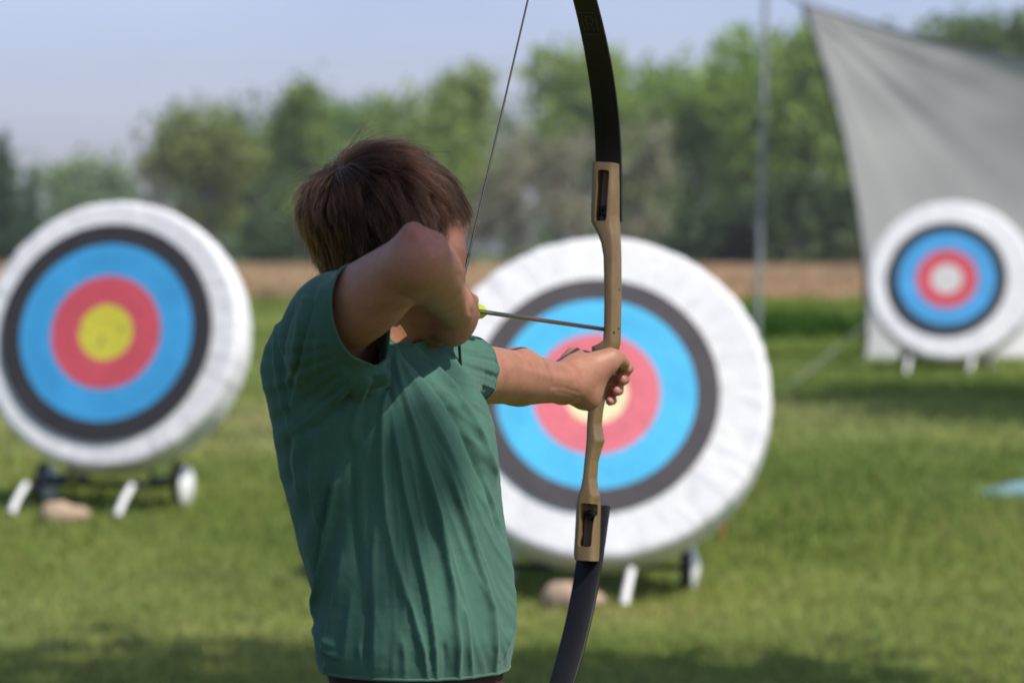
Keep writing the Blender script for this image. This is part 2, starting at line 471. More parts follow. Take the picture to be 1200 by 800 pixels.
fs = obj('field', mesh_np('field', np.stack([FX, FY, gz(FX, FY) + .02], -1).reshape(-1, 3), np.stack([ii[:-1, :-1], ii[1:, :-1], ii[1:, 1:], ii[:-1, 1:]], -1).reshape(-1, 4)), simple('stubble', (.35, .240, .150), .95, 0, .4, .9, .5)); tag(fs, kind='structure')
# rough weeds along the edge of the lawn
n = 26000
y = 52 + 9 * rng.random(n); x = (rng.random(n) * 2 - 1) * 15
k = vnoise(x, y, 2.2, 4); keep = (k > .35) & (rng.random(n) < .35 + ease(x, -2, 4)); x, y, k = x[keep], y[keep], k[keep]; n = len(x)
col = np.array([.20, .28, .065])[None] * (.6 + .8 * rng.random(n))[:, None]
x2 = rng.normal(0, .55, 2200) + 2.75; y2 = rng.normal(0, .9, 2200) + 39.5
x = np.concatenate([x, x2]); y = np.concatenate([y, y2]); n = len(x)
col = np.concatenate([col, np.array([.06, .13, .022])[None] * (.6 + .8 * rng.random(2200))[:, None]])
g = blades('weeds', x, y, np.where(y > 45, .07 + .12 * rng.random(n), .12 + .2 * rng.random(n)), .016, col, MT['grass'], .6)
tag(g, 'darker uncut weeds along the far edge of the lawn', 'weeds', kind='stuff')

# ------------------------------------------------------------------ trees
def crown_mesh(name, lobes, nleaf, size, c0, c1, seed, droop=.0, shell=.55):
    r = np.random.default_rng(seed)
    lob = np.array(lobes, float)                         # x y z rx ry rz
    vol = lob[:, 3] * lob[:, 4] * lob[:, 5]; pick = r.choice(len(lob), nleaf, p=vol ** .75 / (vol ** .75).sum())
    L = lob[pick]
    d = r.normal(size=(nleaf, 3)); d /= np.linalg.norm(d, axis=1)[:, None]
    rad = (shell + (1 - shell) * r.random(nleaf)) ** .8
    jit = 1 + .22 * r.normal(size=nleaf)
    # clumps: pull leaves toward random clump directions
    cl = r.normal(size=(60, 3)); cl /= np.linalg.norm(cl, axis=1)[:, None]
    near = np.argmax(d @ cl.T, 1); d = .55 * d + .45 * cl[near]; d /= np.linalg.norm(d, axis=1)[:, None]
    tone = r.random(60)[near]
    p = L[:, :3] + d * L[:, 3:] * (rad * jit)[:, None]
    s = size * (.6 + .8 * r.random(nleaf))
    a = r.normal(size=(nleaf, 3)); a /= np.linalg.norm(a, axis=1)[:, None]
    b = np.cross(a, r.normal(size=(nleaf, 3))); b /= np.linalg.norm(b, axis=1)[:, None]
    a *= s[:, None]; b *= (s * .55)[:, None]
    V = np.stack([p - a, p + b - .1 * a, p + a, p - b - .1 * a], 1).reshape(-1, 3)
    F = np.arange(nleaf * 4).reshape(-1, 4)
    me = mesh_np(name, V, F, False)
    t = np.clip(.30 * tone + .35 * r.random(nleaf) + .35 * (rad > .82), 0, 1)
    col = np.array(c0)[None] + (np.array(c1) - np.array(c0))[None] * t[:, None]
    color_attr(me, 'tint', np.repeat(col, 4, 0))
    me.materials.append(MT['leaf']); return me
def trunk_mesh(name, h, r0, lobes, seed):
    r = np.random.default_rng(seed); m = MB()
    k = np.linspace(0, 1, 8)
    axis = np.stack([.25 * np.sin(k * 3 + seed), .2 * np.sin(k * 2.3 + 2 * seed), k * h], 1)
    m.tube(axis, r0 * (1.15 - .95 * k), 10)
    for L in lobes[:7]:
        s = axis[2 + r.integers(0, 4)]; e = np.array(L[:3]) + r.normal(0, .2, 3)
        q = np.linspace(0, 1, 5)[:, None]; pts = s + (e - s) * q + np.array([0, 0, .4]) * (q * (1 - q))
        m.tube(pts, r0 * np.array([.45, .36, .27, .18, .07]), 7)
    me = bpy.data.meshes.new(name); me.from_pydata(np.concatenate(m.V).tolist(), [], m.F)
    me.polygons.foreach_set('use_smooth', np.full(len(me.polygons), True))
    me.materials.append(MT['bark']); return me
MT['bark'] = simple('bark', (.13, .115, .10), .9, 0, .5, 4, .5)
PROTO = {}
def proto(kind, seed):
    key = (kind, seed)
    if key in PROTO: return PROTO[key]
    r = np.random.default_rng(seed * 13 + 5)
    if kind == 'broad':
        lobes = [(0, 0, 7.2, 2.6, 2.6, 2.4)]
        for i in range(11):
            a = r.random() * 6.28; q = 1.2 + 1.5 * r.random(); z = 3.2 + 5.6 * r.random(); s = 1.0 + .9 * r.random()
            q *= 1.15 - .08 * abs(z - 5)
            lobes.append((q * math.cos(a), q * math.sin(a), z, s * 1.1, s * 1.1, s * .85))
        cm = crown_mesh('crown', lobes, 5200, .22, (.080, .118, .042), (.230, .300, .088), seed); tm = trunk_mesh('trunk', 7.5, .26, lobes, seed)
    elif kind == 'tall':
        lobes = [(0, 0, 8.6, 1.7, 1.7, 3.0)]
        for i in range(12):
            a = r.random() * 6.28; z = 3.0 + 8.2 * r.random(); q = (.6 + 1.1 * r.random()) * (1.15 - .055 * z); s = .8 + .6 * r.random()
            lobes.append((q * math.cos(a), q * math.sin(a), z, s, s, s * 1.1))
        cm = crown_mesh('crown', lobes, 4600, .20, (.080, .118, .042), (.230, .300, .088), seed); tm = trunk_mesh('trunk', 10, .24, lobes, seed)
    elif kind == 'bare':                                   # thin grey-green crown, limbs showing
        lobes = [(0, 0, 7.0, 1.5, 1.5, 2.6)]
        for i in range(13):
            a = r.random() * 6.28; z = 2.4 + 7.0 * r.random(); q = .8 + 1.5 * r.random(); s = .6 + .7 * r.random()
            lobes.append((q * math.cos(a), q * math.sin(a), z, s, s, s * 1.2))
        cm = crown_mesh('crown', lobes, 2900, .18, (.20, .205, .165), (.34, .345, .255), seed, shell=.2); tm = trunk_mesh('trunk', 9, .22, lobes, seed)
    elif kind == 'conifer':
        lobes = []
        for i in range(11):
            z = 1.5 + i * .85; q = 2.0 * (1 - i / 11.5) + .2
            lobes += [(.3 * q * math.cos(i * 2.4), .3 * q * math.sin(i * 2.4), z, q, q, .75)]
        cm = crown_mesh('crown', lobes, 4200, .20, (.036, .068, .040), (.085, .140, .070), seed, shell=.35); tm = trunk_mesh('trunk', 10.5, .2, lobes[:0], seed)
    else:                                                   # low bushy growth
        lobes = []
        for i in range(9):
            a = r.random() * 6.28; q = 1.6 * r.random(); s = .8 + .6 * r.random()
            lobes.append((q * math.cos(a), q * math.sin(a), .9 + 1.5 * r.random(), s, s, s * .9))
        cm = crown_mesh('crown', lobes, 2600, .19, (.045, .072, .028), (.125, .170, .058), seed); tm = trunk_mesh('trunk', 2.2, .09, lobes, seed)
    PROTO[key] = (cm, tm); return PROTO[key]
KH = {'broad': 9.9, 'tall': 12.0, 'bare': 10.3, 'conifer': 11.3, 'bush': 3.4}
def tree(kind, seed, px, top, d, label, color=(1, 1, 1), wide=1.0, group=None, name=None):
    base = P(px, 300, d); base[2] = float(gz(base[0], base[1]))
    hpx = proj(base[None])[1][0] - top
    s = hpx * d / FPX / KH[kind]
    nm = name or {'broad': 'broadleaf_tree', 'tall': 'tall_tree', 'bare': 'sparse_tree', 'conifer': 'conifer', 'bush': 'bush'}[kind]
    t = thing(nm, label, 'bush' if kind == 'bush' else 'tree', base, seed * 1.7 + px * .01, group)
    t.scale = (s * wide, s * wide, s)
    cm, tm = proto(kind, seed)
    c = link(bpy.data.objects.new('crown', cm), t); c.color = (*color, 1)
    link(bpy.data.objects.new('trunk', tm), t)
    return t
GRP = 'trees along the far side of the crop field'
HZ = lambda c, h=.25: tuple(v * (1 - h) + h * 1.6 for v in c)
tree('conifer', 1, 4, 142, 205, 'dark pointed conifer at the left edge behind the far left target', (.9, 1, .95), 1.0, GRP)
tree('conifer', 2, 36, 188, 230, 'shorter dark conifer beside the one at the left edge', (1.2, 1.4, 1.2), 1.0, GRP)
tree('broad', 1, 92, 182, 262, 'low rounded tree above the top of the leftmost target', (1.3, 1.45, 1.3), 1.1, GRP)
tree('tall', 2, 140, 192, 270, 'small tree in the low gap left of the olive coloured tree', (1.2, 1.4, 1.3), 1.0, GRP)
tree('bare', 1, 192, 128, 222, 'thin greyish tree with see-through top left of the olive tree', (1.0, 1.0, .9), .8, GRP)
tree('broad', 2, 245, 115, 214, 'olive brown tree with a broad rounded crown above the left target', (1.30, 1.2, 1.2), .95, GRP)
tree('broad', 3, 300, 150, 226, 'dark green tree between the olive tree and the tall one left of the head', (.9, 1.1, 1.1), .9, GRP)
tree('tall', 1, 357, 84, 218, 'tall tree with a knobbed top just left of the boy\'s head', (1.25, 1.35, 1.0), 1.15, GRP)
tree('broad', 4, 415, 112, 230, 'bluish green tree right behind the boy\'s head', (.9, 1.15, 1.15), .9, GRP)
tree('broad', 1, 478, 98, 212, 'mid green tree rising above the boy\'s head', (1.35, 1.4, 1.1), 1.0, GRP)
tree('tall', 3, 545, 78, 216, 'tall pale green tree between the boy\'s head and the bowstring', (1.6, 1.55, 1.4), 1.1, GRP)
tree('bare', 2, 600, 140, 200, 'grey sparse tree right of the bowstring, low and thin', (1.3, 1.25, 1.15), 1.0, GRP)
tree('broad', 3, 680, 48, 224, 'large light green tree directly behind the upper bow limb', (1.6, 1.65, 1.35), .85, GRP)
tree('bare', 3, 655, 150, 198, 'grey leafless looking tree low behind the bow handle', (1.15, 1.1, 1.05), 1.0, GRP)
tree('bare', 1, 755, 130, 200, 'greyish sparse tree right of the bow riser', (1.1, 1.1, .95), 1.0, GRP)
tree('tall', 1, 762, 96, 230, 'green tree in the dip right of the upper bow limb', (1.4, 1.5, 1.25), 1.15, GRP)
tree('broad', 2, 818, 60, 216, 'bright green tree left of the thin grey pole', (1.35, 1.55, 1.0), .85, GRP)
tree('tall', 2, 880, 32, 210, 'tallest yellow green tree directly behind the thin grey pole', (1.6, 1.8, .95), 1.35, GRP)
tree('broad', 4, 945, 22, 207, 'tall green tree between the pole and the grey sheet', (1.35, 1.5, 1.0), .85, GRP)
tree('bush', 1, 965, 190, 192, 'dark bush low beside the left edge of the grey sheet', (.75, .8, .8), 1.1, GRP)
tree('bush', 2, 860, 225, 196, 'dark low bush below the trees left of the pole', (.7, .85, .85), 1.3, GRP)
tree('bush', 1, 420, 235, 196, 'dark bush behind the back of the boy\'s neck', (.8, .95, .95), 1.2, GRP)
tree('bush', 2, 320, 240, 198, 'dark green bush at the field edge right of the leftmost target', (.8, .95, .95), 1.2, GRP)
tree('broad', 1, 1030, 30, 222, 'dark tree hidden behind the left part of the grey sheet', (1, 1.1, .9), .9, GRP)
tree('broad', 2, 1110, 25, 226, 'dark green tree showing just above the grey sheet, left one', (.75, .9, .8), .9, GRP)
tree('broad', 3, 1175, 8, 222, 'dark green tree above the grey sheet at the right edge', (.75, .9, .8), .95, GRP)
# summer haze hanging over the field before the trees
def haze():
    m = bpy.data.materials.new('haze'); m.use_nodes = True; nt = m.node_tree; nt.nodes.remove(nt.nodes['Principled BSDF'])
    v = N(nt, 'ShaderNodeVolumeScatter'); v.inputs['Color'].default_value = (.93, .95, 1, 1); v.inputs['Density'].default_value = .00065; v.inputs['Anisotropy'].default_value = .2
    nt.links.new(v.outputs[0], nt.nodes['Material Output'].inputs['Volume'])
    q = MB(); q.box((0, 260, 20), (420, 300, 60)); o = q.build('haze', m, smooth=False); tag(o, kind='structure')
haze()
# trees on the archers' side of the range, beyond the right edge of the picture: their crowns throw the shade on boy and lawn
def shade_tree(base, kind, proto_seed, s, k, label):
    t = thing('shade_tree', label, 'tree', base, proto_seed * 2.1, 'trees on the near side of the range'); t.scale = (s, s, k)
    cm, tm = proto(kind, proto_seed)
    link(bpy.data.objects.new('crown', cm), t); link(bpy.data.objects.new('trunk', tm), t)
def under(target, L):
    c = np.array(target, float) + np.array(sdir) * L; return (c[0], c[1], float(gz(c[0], c[1]))), float(c[2] - gz(c[0], c[1])) / 6.2
shade_tree((2.912, .661, 0), 'tall', 3, .6, 1.12, 'tall leafy tree right of the boy shading his head and back')
for tg_, L_, sd_, s_, lb_ in [((.3, 11.2, 0), 7.0, 6, .72, 'broadleaf tree right of the lawn throwing shade across the nearest grass'),
                              ((4.0, 24.0, .4), 5.6, 8, .5, 'broadleaf tree right of the farthest target throwing a dark band on the lawn')]:
    o_, k_ = under(tg_, L_); shade_tree(o_, 'bare' if 'nearest' in lb_ or 'near grass' in lb_ else 'broad', sd_, s_ * 1.25, k_, lb_)
# second row reads as one mass of wood
def wood(name, seed):
    r = np.random.default_rng(seed); lobes = []
    for i in range(150):
        px = -1300 + 3800 * i / 149 + r.normal(0, 12)
        d = 238 + 26 * r.random()
        top = np.interp(px, [-160, 20, 60, 150, 210, 300, 420, 560, 620, 700, 780, 860, 940, 1020, 1400], [170, 178, 190, 186, 142, 122, 112, 100, 130, 82, 92, 66, 50, 50, 45]) + r.normal(0, 9)
        b = P(px, top, d); zt = b[2]
        for z in np.arange(1.2, zt, 1.9):
            s = 1.5 + .8 * r.random()
            lobes.append((b[0] + r.normal(0, .9), b[1] + r.normal(0, 1), min(z + r.normal(0, .4), zt - s * .6), s, s, s))
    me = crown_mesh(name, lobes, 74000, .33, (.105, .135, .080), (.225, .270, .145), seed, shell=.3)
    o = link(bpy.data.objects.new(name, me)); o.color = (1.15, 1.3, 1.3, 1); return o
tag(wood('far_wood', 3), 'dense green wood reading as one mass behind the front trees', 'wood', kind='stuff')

# ------------------------------------------------------------------ archery targets
def fabric_white():
    m, nt, b = new_mat('white_cover')
    f = noise(nt, 6, 5, .6); g = noise(nt, 40, 4)
    c = ramp(nt, f, [(.3, (.68, .68, .70)), (.7, (.80, .80, .80))])
    c = mix(nt, 'MULTIPLY', .25, c, ramp(nt, g, [(.3, (.75, .74, .72)), (.55, (1, 1, 1))]))
    # gathered cloth: radial creases, their grey shade and some dirt painted into the colour
    tc = N(nt, 'ShaderNodeTexCoord'); sp = N(nt, 'ShaderNodeSeparateXYZ'); nt.links.new(tc.outputs['Object'], sp.inputs[0])
    at = N(nt, 'ShaderNodeMath', operation='ARCTAN2'); nt.links.new(sp.outputs[0], at.inputs[0]); nt.links.new(sp.outputs[2], at.inputs[1])
    ln = N(nt, 'ShaderNodeVectorMath', operation='LENGTH'); nt.links.new(tc.outputs['Object'], ln.inputs[0])
    cb = N(nt, 'ShaderNodeCombineXYZ'); ma = N(nt, 'ShaderNodeMath', operation='MULTIPLY'); ma.inputs[1].default_value = 9.0
    nt.links.new(at.outputs[0], ma.inputs[0]); nt.links.new(ma.outputs[0], cb.inputs[0])
    mb = N(nt, 'ShaderNodeMath', operation='MULTIPLY'); mb.inputs[1].default_value = 7.0; nt.links.new(ln.outputs['Value'], mb.inputs[0]); nt.links.new(mb.outputs[0], cb.inputs[1])
    r = noise(nt, 1.0, 5, .65, vec=cb.outputs[0])
    c = mix(nt, 'MULTIPLY', .5, c, ramp(nt, r, [(.28, (.62, .62, .64)), (.47, (1, 1, 1))]))
    nt.links.new(c, b.inputs['Base Color']); b.inputs['Roughness'].default_value = .75
    bump(nt, b, r, .55, .02)
    return m
MT['cover'] = fabric_white()
def face_mat(name, gold, red, blue, black):
    m, nt, b = new_mat(name)
    tc = N(nt, 'ShaderNodeTexCoord'); ln = N(nt, 'ShaderNodeVectorMath', operation='LENGTH')
    nt.links.new(tc.outputs['Object'], ln.inputs[0])
    dv = N(nt, 'ShaderNodeMath', operation='MULTIPLY'); dv.inputs[1].default_value = 1 / .46; nt.links.new(ln.outputs['Value'], dv.inputs[0])
    lt = lambda c: tuple(v * .55 for v in c)
    st = [(0, gold), (.124, lt(gold)), (.127, gold), (.252, red), (.385, lt(red)), (.388, red), (.518, blue), (.665, lt(blue)), (.668, blue), (.810, black)]
    c = ramp(nt, dv.outputs[0], st, 'CONSTANT')
    f = noise(nt, 5, 5); g = noise(nt, 55, 3, .6); h = noise(nt, 24, 2, .4)
    c = mix(nt, 'MULTIPLY', .35, c, ramp(nt, f, [(.3, (.66, .66, .66)), (.7, (1.1, 1.1, 1.1))]))
    c = mix(nt, 'MULTIPLY', .3, c, ramp(nt, g, [(.36, (.4, .4, .4)), (.48, (1, 1, 1))]))
    # torn spots around the middle where arrows have struck
    near = ramp(nt, dv.outputs[0], [(0, (1, 1, 1)), (.45, (.25, .25, .25)), (.7, (0, 0, 0))])
    spot = ramp(nt, h, [(.64, (0, 0, 0)), (.675, (1, 1, 1))])
    c = mix(nt, 'MIX', mix(nt, 'MULTIPLY', 1.0, near, spot), c, (.16, .12, .07))
    nt.links.new(c, b.inputs['Base Color']); b.inputs['Roughness'].default_value = .6
    bump(nt, b, f, .4, .02)
    return m
MT['face_a'] = face_mat('face_paper', (.64, .58, .05), (.60, .080, .110), (.045, .34, .68), (.030, .027, .030))
MT['face_b'] = face_mat('face_paper_pale_sunlit', (.85, .79, .46), (.74, .165, .205), (.070, .50, .82), (.060, .052, .058))  # paler yellow; stronger sunlight is also painted into all the ring colours
MT['face_c'] = face_mat('face_paper_white', (.62, .62, .62), (.60, .080, .110), (.055, .34, .68), (.012, .014, .022))
MT['frame'] = simple('dark_steel', (.03, .032, .037), .5, .4, .4, 40)
MT['foot'] = simple('white_paint', (.78, .78, .76), .5, 0, .15, 30)
MT['tyre'] = simple('tyre_rubber', (.014, .014, .015), .8, 0, .3, 60)
MT['sand'] = simple('sand_bag', (.46, .33, .23), .9, 0, .35, 26, .6)
def lobed_disc(rad, thick, n=220):
    """round foam butt in a gathered cloth cover; axis = local -y towards the archer, centre at origin"""
    prof = []
    e = .030
    for t in np.linspace(0, 1, 9): prof.append((rad * t * .93, thick / 2 + .006 * math.cos(t * 1.57)))
    for a in np.linspace(90, 0, 7)[0:]: prof.append((rad - e + e * math.cos(R(a)), thick / 2 - e + e * math.sin(R(a))))
    for z in np.linspace(thick / 2 - e, -thick / 2 + e, 6)[1:]: prof.append((rad, z))
    for a in np.linspace(0, -90, 7)[1:]: prof.append((rad - e + e * math.cos(R(a)), -thick / 2 + e + e * math.sin(R(a))))
    prof.append((rad * .5, -thick / 2)); prof.append((.02, -thick / 2))
    prof[0] = (.004, prof[0][1])
    th = np.arange(n) / n * 2 * np.pi; V = []
    ple = (vnoise(th * 40, th * 0, 1.3, 11) - .5) + .6 * (vnoise(th * 90, th * 0 + 3, 1.1, 12) - .5)
    for (r, h) in prof:
        k = ease(np.array(r), rad * .80, rad * .99)
        rr = r + .006 * k * ple; hh = h + (.004 * k * ple if h > 0 else 0)
        V.append(np.stack([rr * np.cos(th), np.full(n, 0) - hh, rr * np.sin(th)], 1))
    V = np.concatenate(V); F = []
    m = len(prof)
    i, j = np.meshgrid(np.arange(m - 1), np.arange(n), indexing='ij'); j2 = (j + 1) % n
    F = np.stack([i * n + j, i * n + j2, (i + 1) * n + j2, (i + 1) * n + j], -1).reshape(-1, 4)
    return mesh_np('foam_disc', V, [F, np.arange(n)[None, ::-1], ((m - 1) * n + np.arange(n))[None]])
DISC = lobed_disc(.64, .20)
def ring_face(rad=.46, n=120):
    rs = np.linspace(.004, rad, 22); th = np.arange(n) / n * 2 * np.pi; V = []
    for r in rs:
        wob = .0035 * (vnoise(r * np.cos(th) * 9 + 20, r * np.sin(th) * 9 + 20, 1, 21) - .5)
        V.append(np.stack([r * np.cos(th), -(.0 + wob) + th * 0, r * np.sin(th)], 1))
    V = np.concatenate(V); m = len(rs)
    i, j = np.meshgrid(np.arange(m - 1), np.arange(n), indexing='ij'); j2 = (j + 1) % n
    F = np.stack([i * n + j, i * n + j2, (i + 1) * n + j2, (i + 1) * n + j], -1).reshape(-1, 4)
    return mesh_np('target_face', V, [F, np.arange(n)[None, ::-1]])
FACE = ring_face()
def make_target(px, py, d, yaw, face, label, roll=0, LEAN=R(19), ds=1.0, fx=-.03, fc=-.065, wx1=.265, fs_=1.0, group='round archery targets on wheeled stands'):
    c = P(px, py, d); g = float(gz(c[0], c[1]))
    t = thing('archery_target', label, 'archery target', (c[0], c[1], g), yaw, group)
    hz = c[2] - g
    o = obj('foam_disc', DISC.copy(), MT['cover'], t); o.location = (0, 0, hz); o.scale = (ds, 1, ds); o.rotation_euler = (Matrix.Rotation(-LEAN, 3, 'X') @ Matrix.Rotation(roll, 3, 'Y')).to_euler()
    f = obj('target_face', FACE.copy(), face, t)
    off = Matrix.Rotation(-LEAN, 3, 'X') @ Vector((fx, -.113, 0))
    f.location = Vector((0, 0, hz)) + off; f.rotation_euler = o.rotation_euler; f.scale = (fs_, 1, fs_)
    cx = fc
    m = MB()
    for s in (-1, 1):
        m.tube([(cx + s * .24, -.30, .10), (cx + s * .24, .26, .13), (cx + s * .24, .46, .10)], .016, 8)          # side rails
        m.tube([(cx + s * .24, .28, .13), (cx + s * .24, .20, hz - .1), (cx + s * .24, .22, hz + .28)], .014, 8)    # back uprights
    m.tube([(cx - .24, -.16, .115), (cx + .24, -.16, .115)], .014, 8); m.tube([(cx - .24, .22, hz), (cx + .24, .22, hz)], .014, 8)
    m.tube([(-.40, .10, .092), (wx1 + .02, .10, .092)], .011, 8)                                                # axle
    for s in (-1, 1): m.tube([(cx + s * .24, -.02, .115), (cx + s * .24, -.06, .19)], .012, 8)
    m.build('stand_frame', MT['frame'], t)
    for s in (-1, 1):
        q = MB(); q.tube([(cx + s * .24, -.29, .115), (cx + s * .24 - .012, -.36, .060), (cx + s * .24 - .025, -.405, -.004)], [.015, .0155, .016], 10)
        q.build('foot', MT['foot'], t)
    Mx = np.array([[0, 0, 1], [0, 1, 0], [-1, 0, 0]], float)
    for s, wx in ((-1, -.37), (1, wx1)):
        q = MB(); q.lathe([(.060, -.016), (.086, -.021), (.094, -.012), (.094, .012), (.086, .021), (.060, .016)], 32, Mx, (wx, .10, .092))
        wh = q.build('wheel', MT['tyre'], t)
        q = MB(); q.lathe([(.010, -.028), (.030, -.026), (.074, -.020), (.090, .008), (.090, .022), (.070, .036), (.030, .046), (.012, .050)], 32, Mx, (wx, .10, .092))
        q.build('hub', MT['foot'], wh)
    return t, Vector((c[0], c[1], g))
def sandbag(x, y, rz, label, s=1.0):
    V = []; F = []; n, m = 28, 14
    for i in range(m + 1):
        a = -math.pi / 2 + math.pi * i / m
        for j in range(n):
            b = 2 * math.pi * j / n
            ca = math.copysign(abs(math.cos(a)) ** .6, math.cos(a))
            vx = .125 * ca * math.copysign(abs(math.cos(b)) ** .75, math.cos(b)); vy = .075 * ca * math.copysign(abs(math.sin(b)) ** .75, math.sin(b))
            vz = .052 * math.sin(a) * (1 + .35 * math.cos(b * 1 + 2.6)) + .045
            vz = max(vz, .0) + .006 * math.sin(vx * 60) * math.cos(vy * 70)
            V.append((vx * s, vy * s, vz * s))
    for i in range(m):
        for j in range(n): F.append([i * n + j, i * n + (j + 1) % n, (i + 1) * n + (j + 1) % n, (i + 1) * n + j])
    b = MB(); b.add(V, F); o = b.build('sandbag', MT['sand'])
    o.location = (x, y, float(gz(x, y)) - .006); o.rotation_euler = (0, 0, rz)
    return tag(o, label, 'sandbag', 'sandbags on the target stands')
tA, bA = make_target(136, 396, 16.7, R(-14), MT['face_a'], 'leftmost round target in duller light with a strong yellow centre', 0, R(14), .925, -.008, fs_=1.05)
tB, bB = make_target(703, 473, 14.4, R(-3), MT['face_b'], 'large bright target with pale yellow centre behind the bow and hand', .5, R(22), 1.0, -.010, -.115, .325)
tC, bC = make_target(1115, 332, 29.6, R(-9), MT['face_c'], 'smallest farthest target with white centre before the grey sheet', .9)
q = P(76, 573, 16.25); sandbag(q[0], q[1], .25, 'beige sandbag under the leftmost target', .85)
q = P(672, 680, 13.98); sandbag(q[0], q[1], -.3, 'beige sandbag under the bright target behind the bow', .95)

# ------------------------------------------------------------------ grey sheet, poles, ropes
def sheet_mat():
    m, nt, b = new_mat('grey_netting')
    tc = N(nt, 'ShaderNodeTexCoord'); sp = N(nt, 'ShaderNodeSeparateXYZ'); nt.links.new(tc.outputs['Generated'], sp.inputs[0])
    f = noise(nt, .8, 5, .6); g = noise(nt, 60, 2)
    c = ramp(nt, f, [(.3, (.40, .40, .395)), (.7, (.45, .45, .44))])
    c = mix(nt, 'MIX', ramp(nt, sp.outputs[2], [(.05, (1, 1, 1)), (.17, (0, 0, 0))]), c, (.78, .76, .75))
    nt.links.new(c, b.inputs['Base Color']); b.inputs['Roughness'].default_value = .9; b.inputs['Specular IOR Level'].default_value = .1
    t = N(nt, 'ShaderNodeBsdfTranslucent'); nt.links.new(c, t.inputs['Color'])
    tr = N(nt, 'ShaderNodeBsdfTransparent')
    m1 = N(nt, 'ShaderNodeMixShader'); m1.inputs[0].default_value = .30
    nt.links.new(b.outputs[0], m1.inputs[1]); nt.links.new(t.outputs[0], m1.inputs[2])
    m2 = N(nt, 'ShaderNodeMixShader'); m2.inputs[0].default_value = .06
    nt.links.new(m1.outputs[0], m2.inputs[1]); nt.links.new(tr.outputs[0], m2.inputs[2])
    nt.links.new(m2.outputs[0], nt.nodes['Material Output'].inputs['Surface'])
    return m
SD = 31.6
nu, nv = 140, 90
v = np.linspace(0, 1, nv)
top_c = P(940, 4, SD); right_top = P(1560, 30, SD + 1.0)
U, VV = np.meshgrid(np.linspace(0, 1, nu), v, indexing='ij')
# left edge pulled in towards the middle, top edge sagging
lx = np.interp(v, [0, .18, .37, .56, .75, .93, 1], [940, 966, 989, 1004, 1015, 1015, 1010])
lz = np.interp(v, [0, 1], [4, 433])
tpx = np.interp(np.linspace(0, 1, nu), np.array([940, 1000, 1080, 1200, 1320, 1440, 1560]) / 620 - 940 / 620, [940, 1000, 1080, 1200, 1320, 1440, 1560])
tpy = np.interp(tpx, [940, 1000, 1080, 1200, 1320, 1440, 1560], [4, 22, 45, 66, 66, 50, 20])
px = tpx[:, None] + (lx[None] - 940) * (1 - U) ** 1.2 * 1.0
py = tpy[:, None] + (433 - tpy[:, None]) * VV
dd = SD + 1.0 * U + .35 * np.sin(U * 3.1) * np.sin(VV * 3.1)
rad = np.hypot(px - 940, py - 4) ; ang = np.arctan2(py - 4, px - 940)
dd = dd + .012 * np.sin(ang * 26) * np.exp(-rad / 150) + .006 * np.sin(ang * 41 + 1) * np.exp(-rad / 220) + .05 * (vnoise(px + 900, py + 900, 55, 31) - .5)
fw = FW[None, None] + RT * ((px - 600) / FPX)[..., None] - UP * ((py - 400) / FPX)[..., None]
Vs = CAM + fw * (dd / fw[..., 1])[..., None]
gl = gz(Vs[..., 0], Vs[..., 1]); Vs[..., 2] = np.maximum(Vs[..., 2], gl + .01)
idx = np.arange(nu * nv).reshape(nu, nv)
F = np.stack([idx[:-1, :-1], idx[1:, :-1], idx[1:, 1:], idx[:-1, 1:]], -1).reshape(-1, 4)
sh = obj('backstop_sheet', mesh_np('backstop_sheet', Vs.reshape(-1, 3), F), sheet_mat())
tag(sh, 'large grey backstop sheet hung behind the farthest target, white at the bottom', 'backstop sheet')
MT['rope'] = simple('dark_rope', (.05, .05, .055), .8, 0, .3, 40)
m = MB(); m.tube(Vs[0], .018, 7); m.build('left_edge_rope', MT['rope'], sh).name = 'edge_rope'
m = MB(); m.tube(Vs[:, 0], .012, 7); m.build('edge_rope', MT['rope'], sh)
MT['pole'] = simple('galvanised', (.34, .36, .38), .55, .3, .2, 12)
def pole(px0, px1, top, d, label):
    b = P(px0, 420, d); b[2] = float(gz(b[0], b[1])); t = P(px1, top, d)
    p = MB(); p.tube([b - [0, 0, .2], t], .022, 14); p.lathe([(.045, 0), (.045, .04), (.02, .06)], 14, None, t)
    o = p.build('pole', MT['pole']); return tag(o, label, 'pole', 'poles that hold the backstop sheet'), t
p1, tp1 = pole(886, 898, -22, 32.0, 'thin grey metal pole standing left of the grey sheet')
p2, tp2 = pole(1585, 1575, 0, 32.6, 'grey metal pole at the right end of the grey sheet')
m = MB(); m.tube([tp1, Vs[0, 0]], .012, 7); tag(m.build('tie_rope', MT['rope']), 'short dark rope tying the sheet corner to the grey pole', 'rope')
m = MB(); m.tube([tp2, Vs[-1, 0]], .012, 7); tag(m.build('tie_rope', MT['rope']), 'rope tying the far end of the sheet to its pole', 'rope')
MT['guy'] = simple('pale_rope', (.34, .36, .30), .8, 0, .2, 40)
e = P(905, 480, 25.5); e[2] = float(gz(e[0], e[1]))
m = MB(); m.tube([Vs[0, 78], e], .004, 7); tag(m.build('guy_rope', MT['guy']), 'pale guy rope running from the sheet down to the grass', 'rope')
e = P(560, 300, 33.0); e[2] = 1.35
m = MB(); q = np.linspace(0, 1, 12)[:, None]; a0 = P(892, 40, 32.0); e = P(300, 440, 30.0); e[2] = float(gz(e[0], e[1]))
m.tube(a0 + (e - a0) * q, .0022, 6); tag(m.build('guy_rope', MT['guy']), 'long thin guy line slanting from the pole down to the left', 'rope')

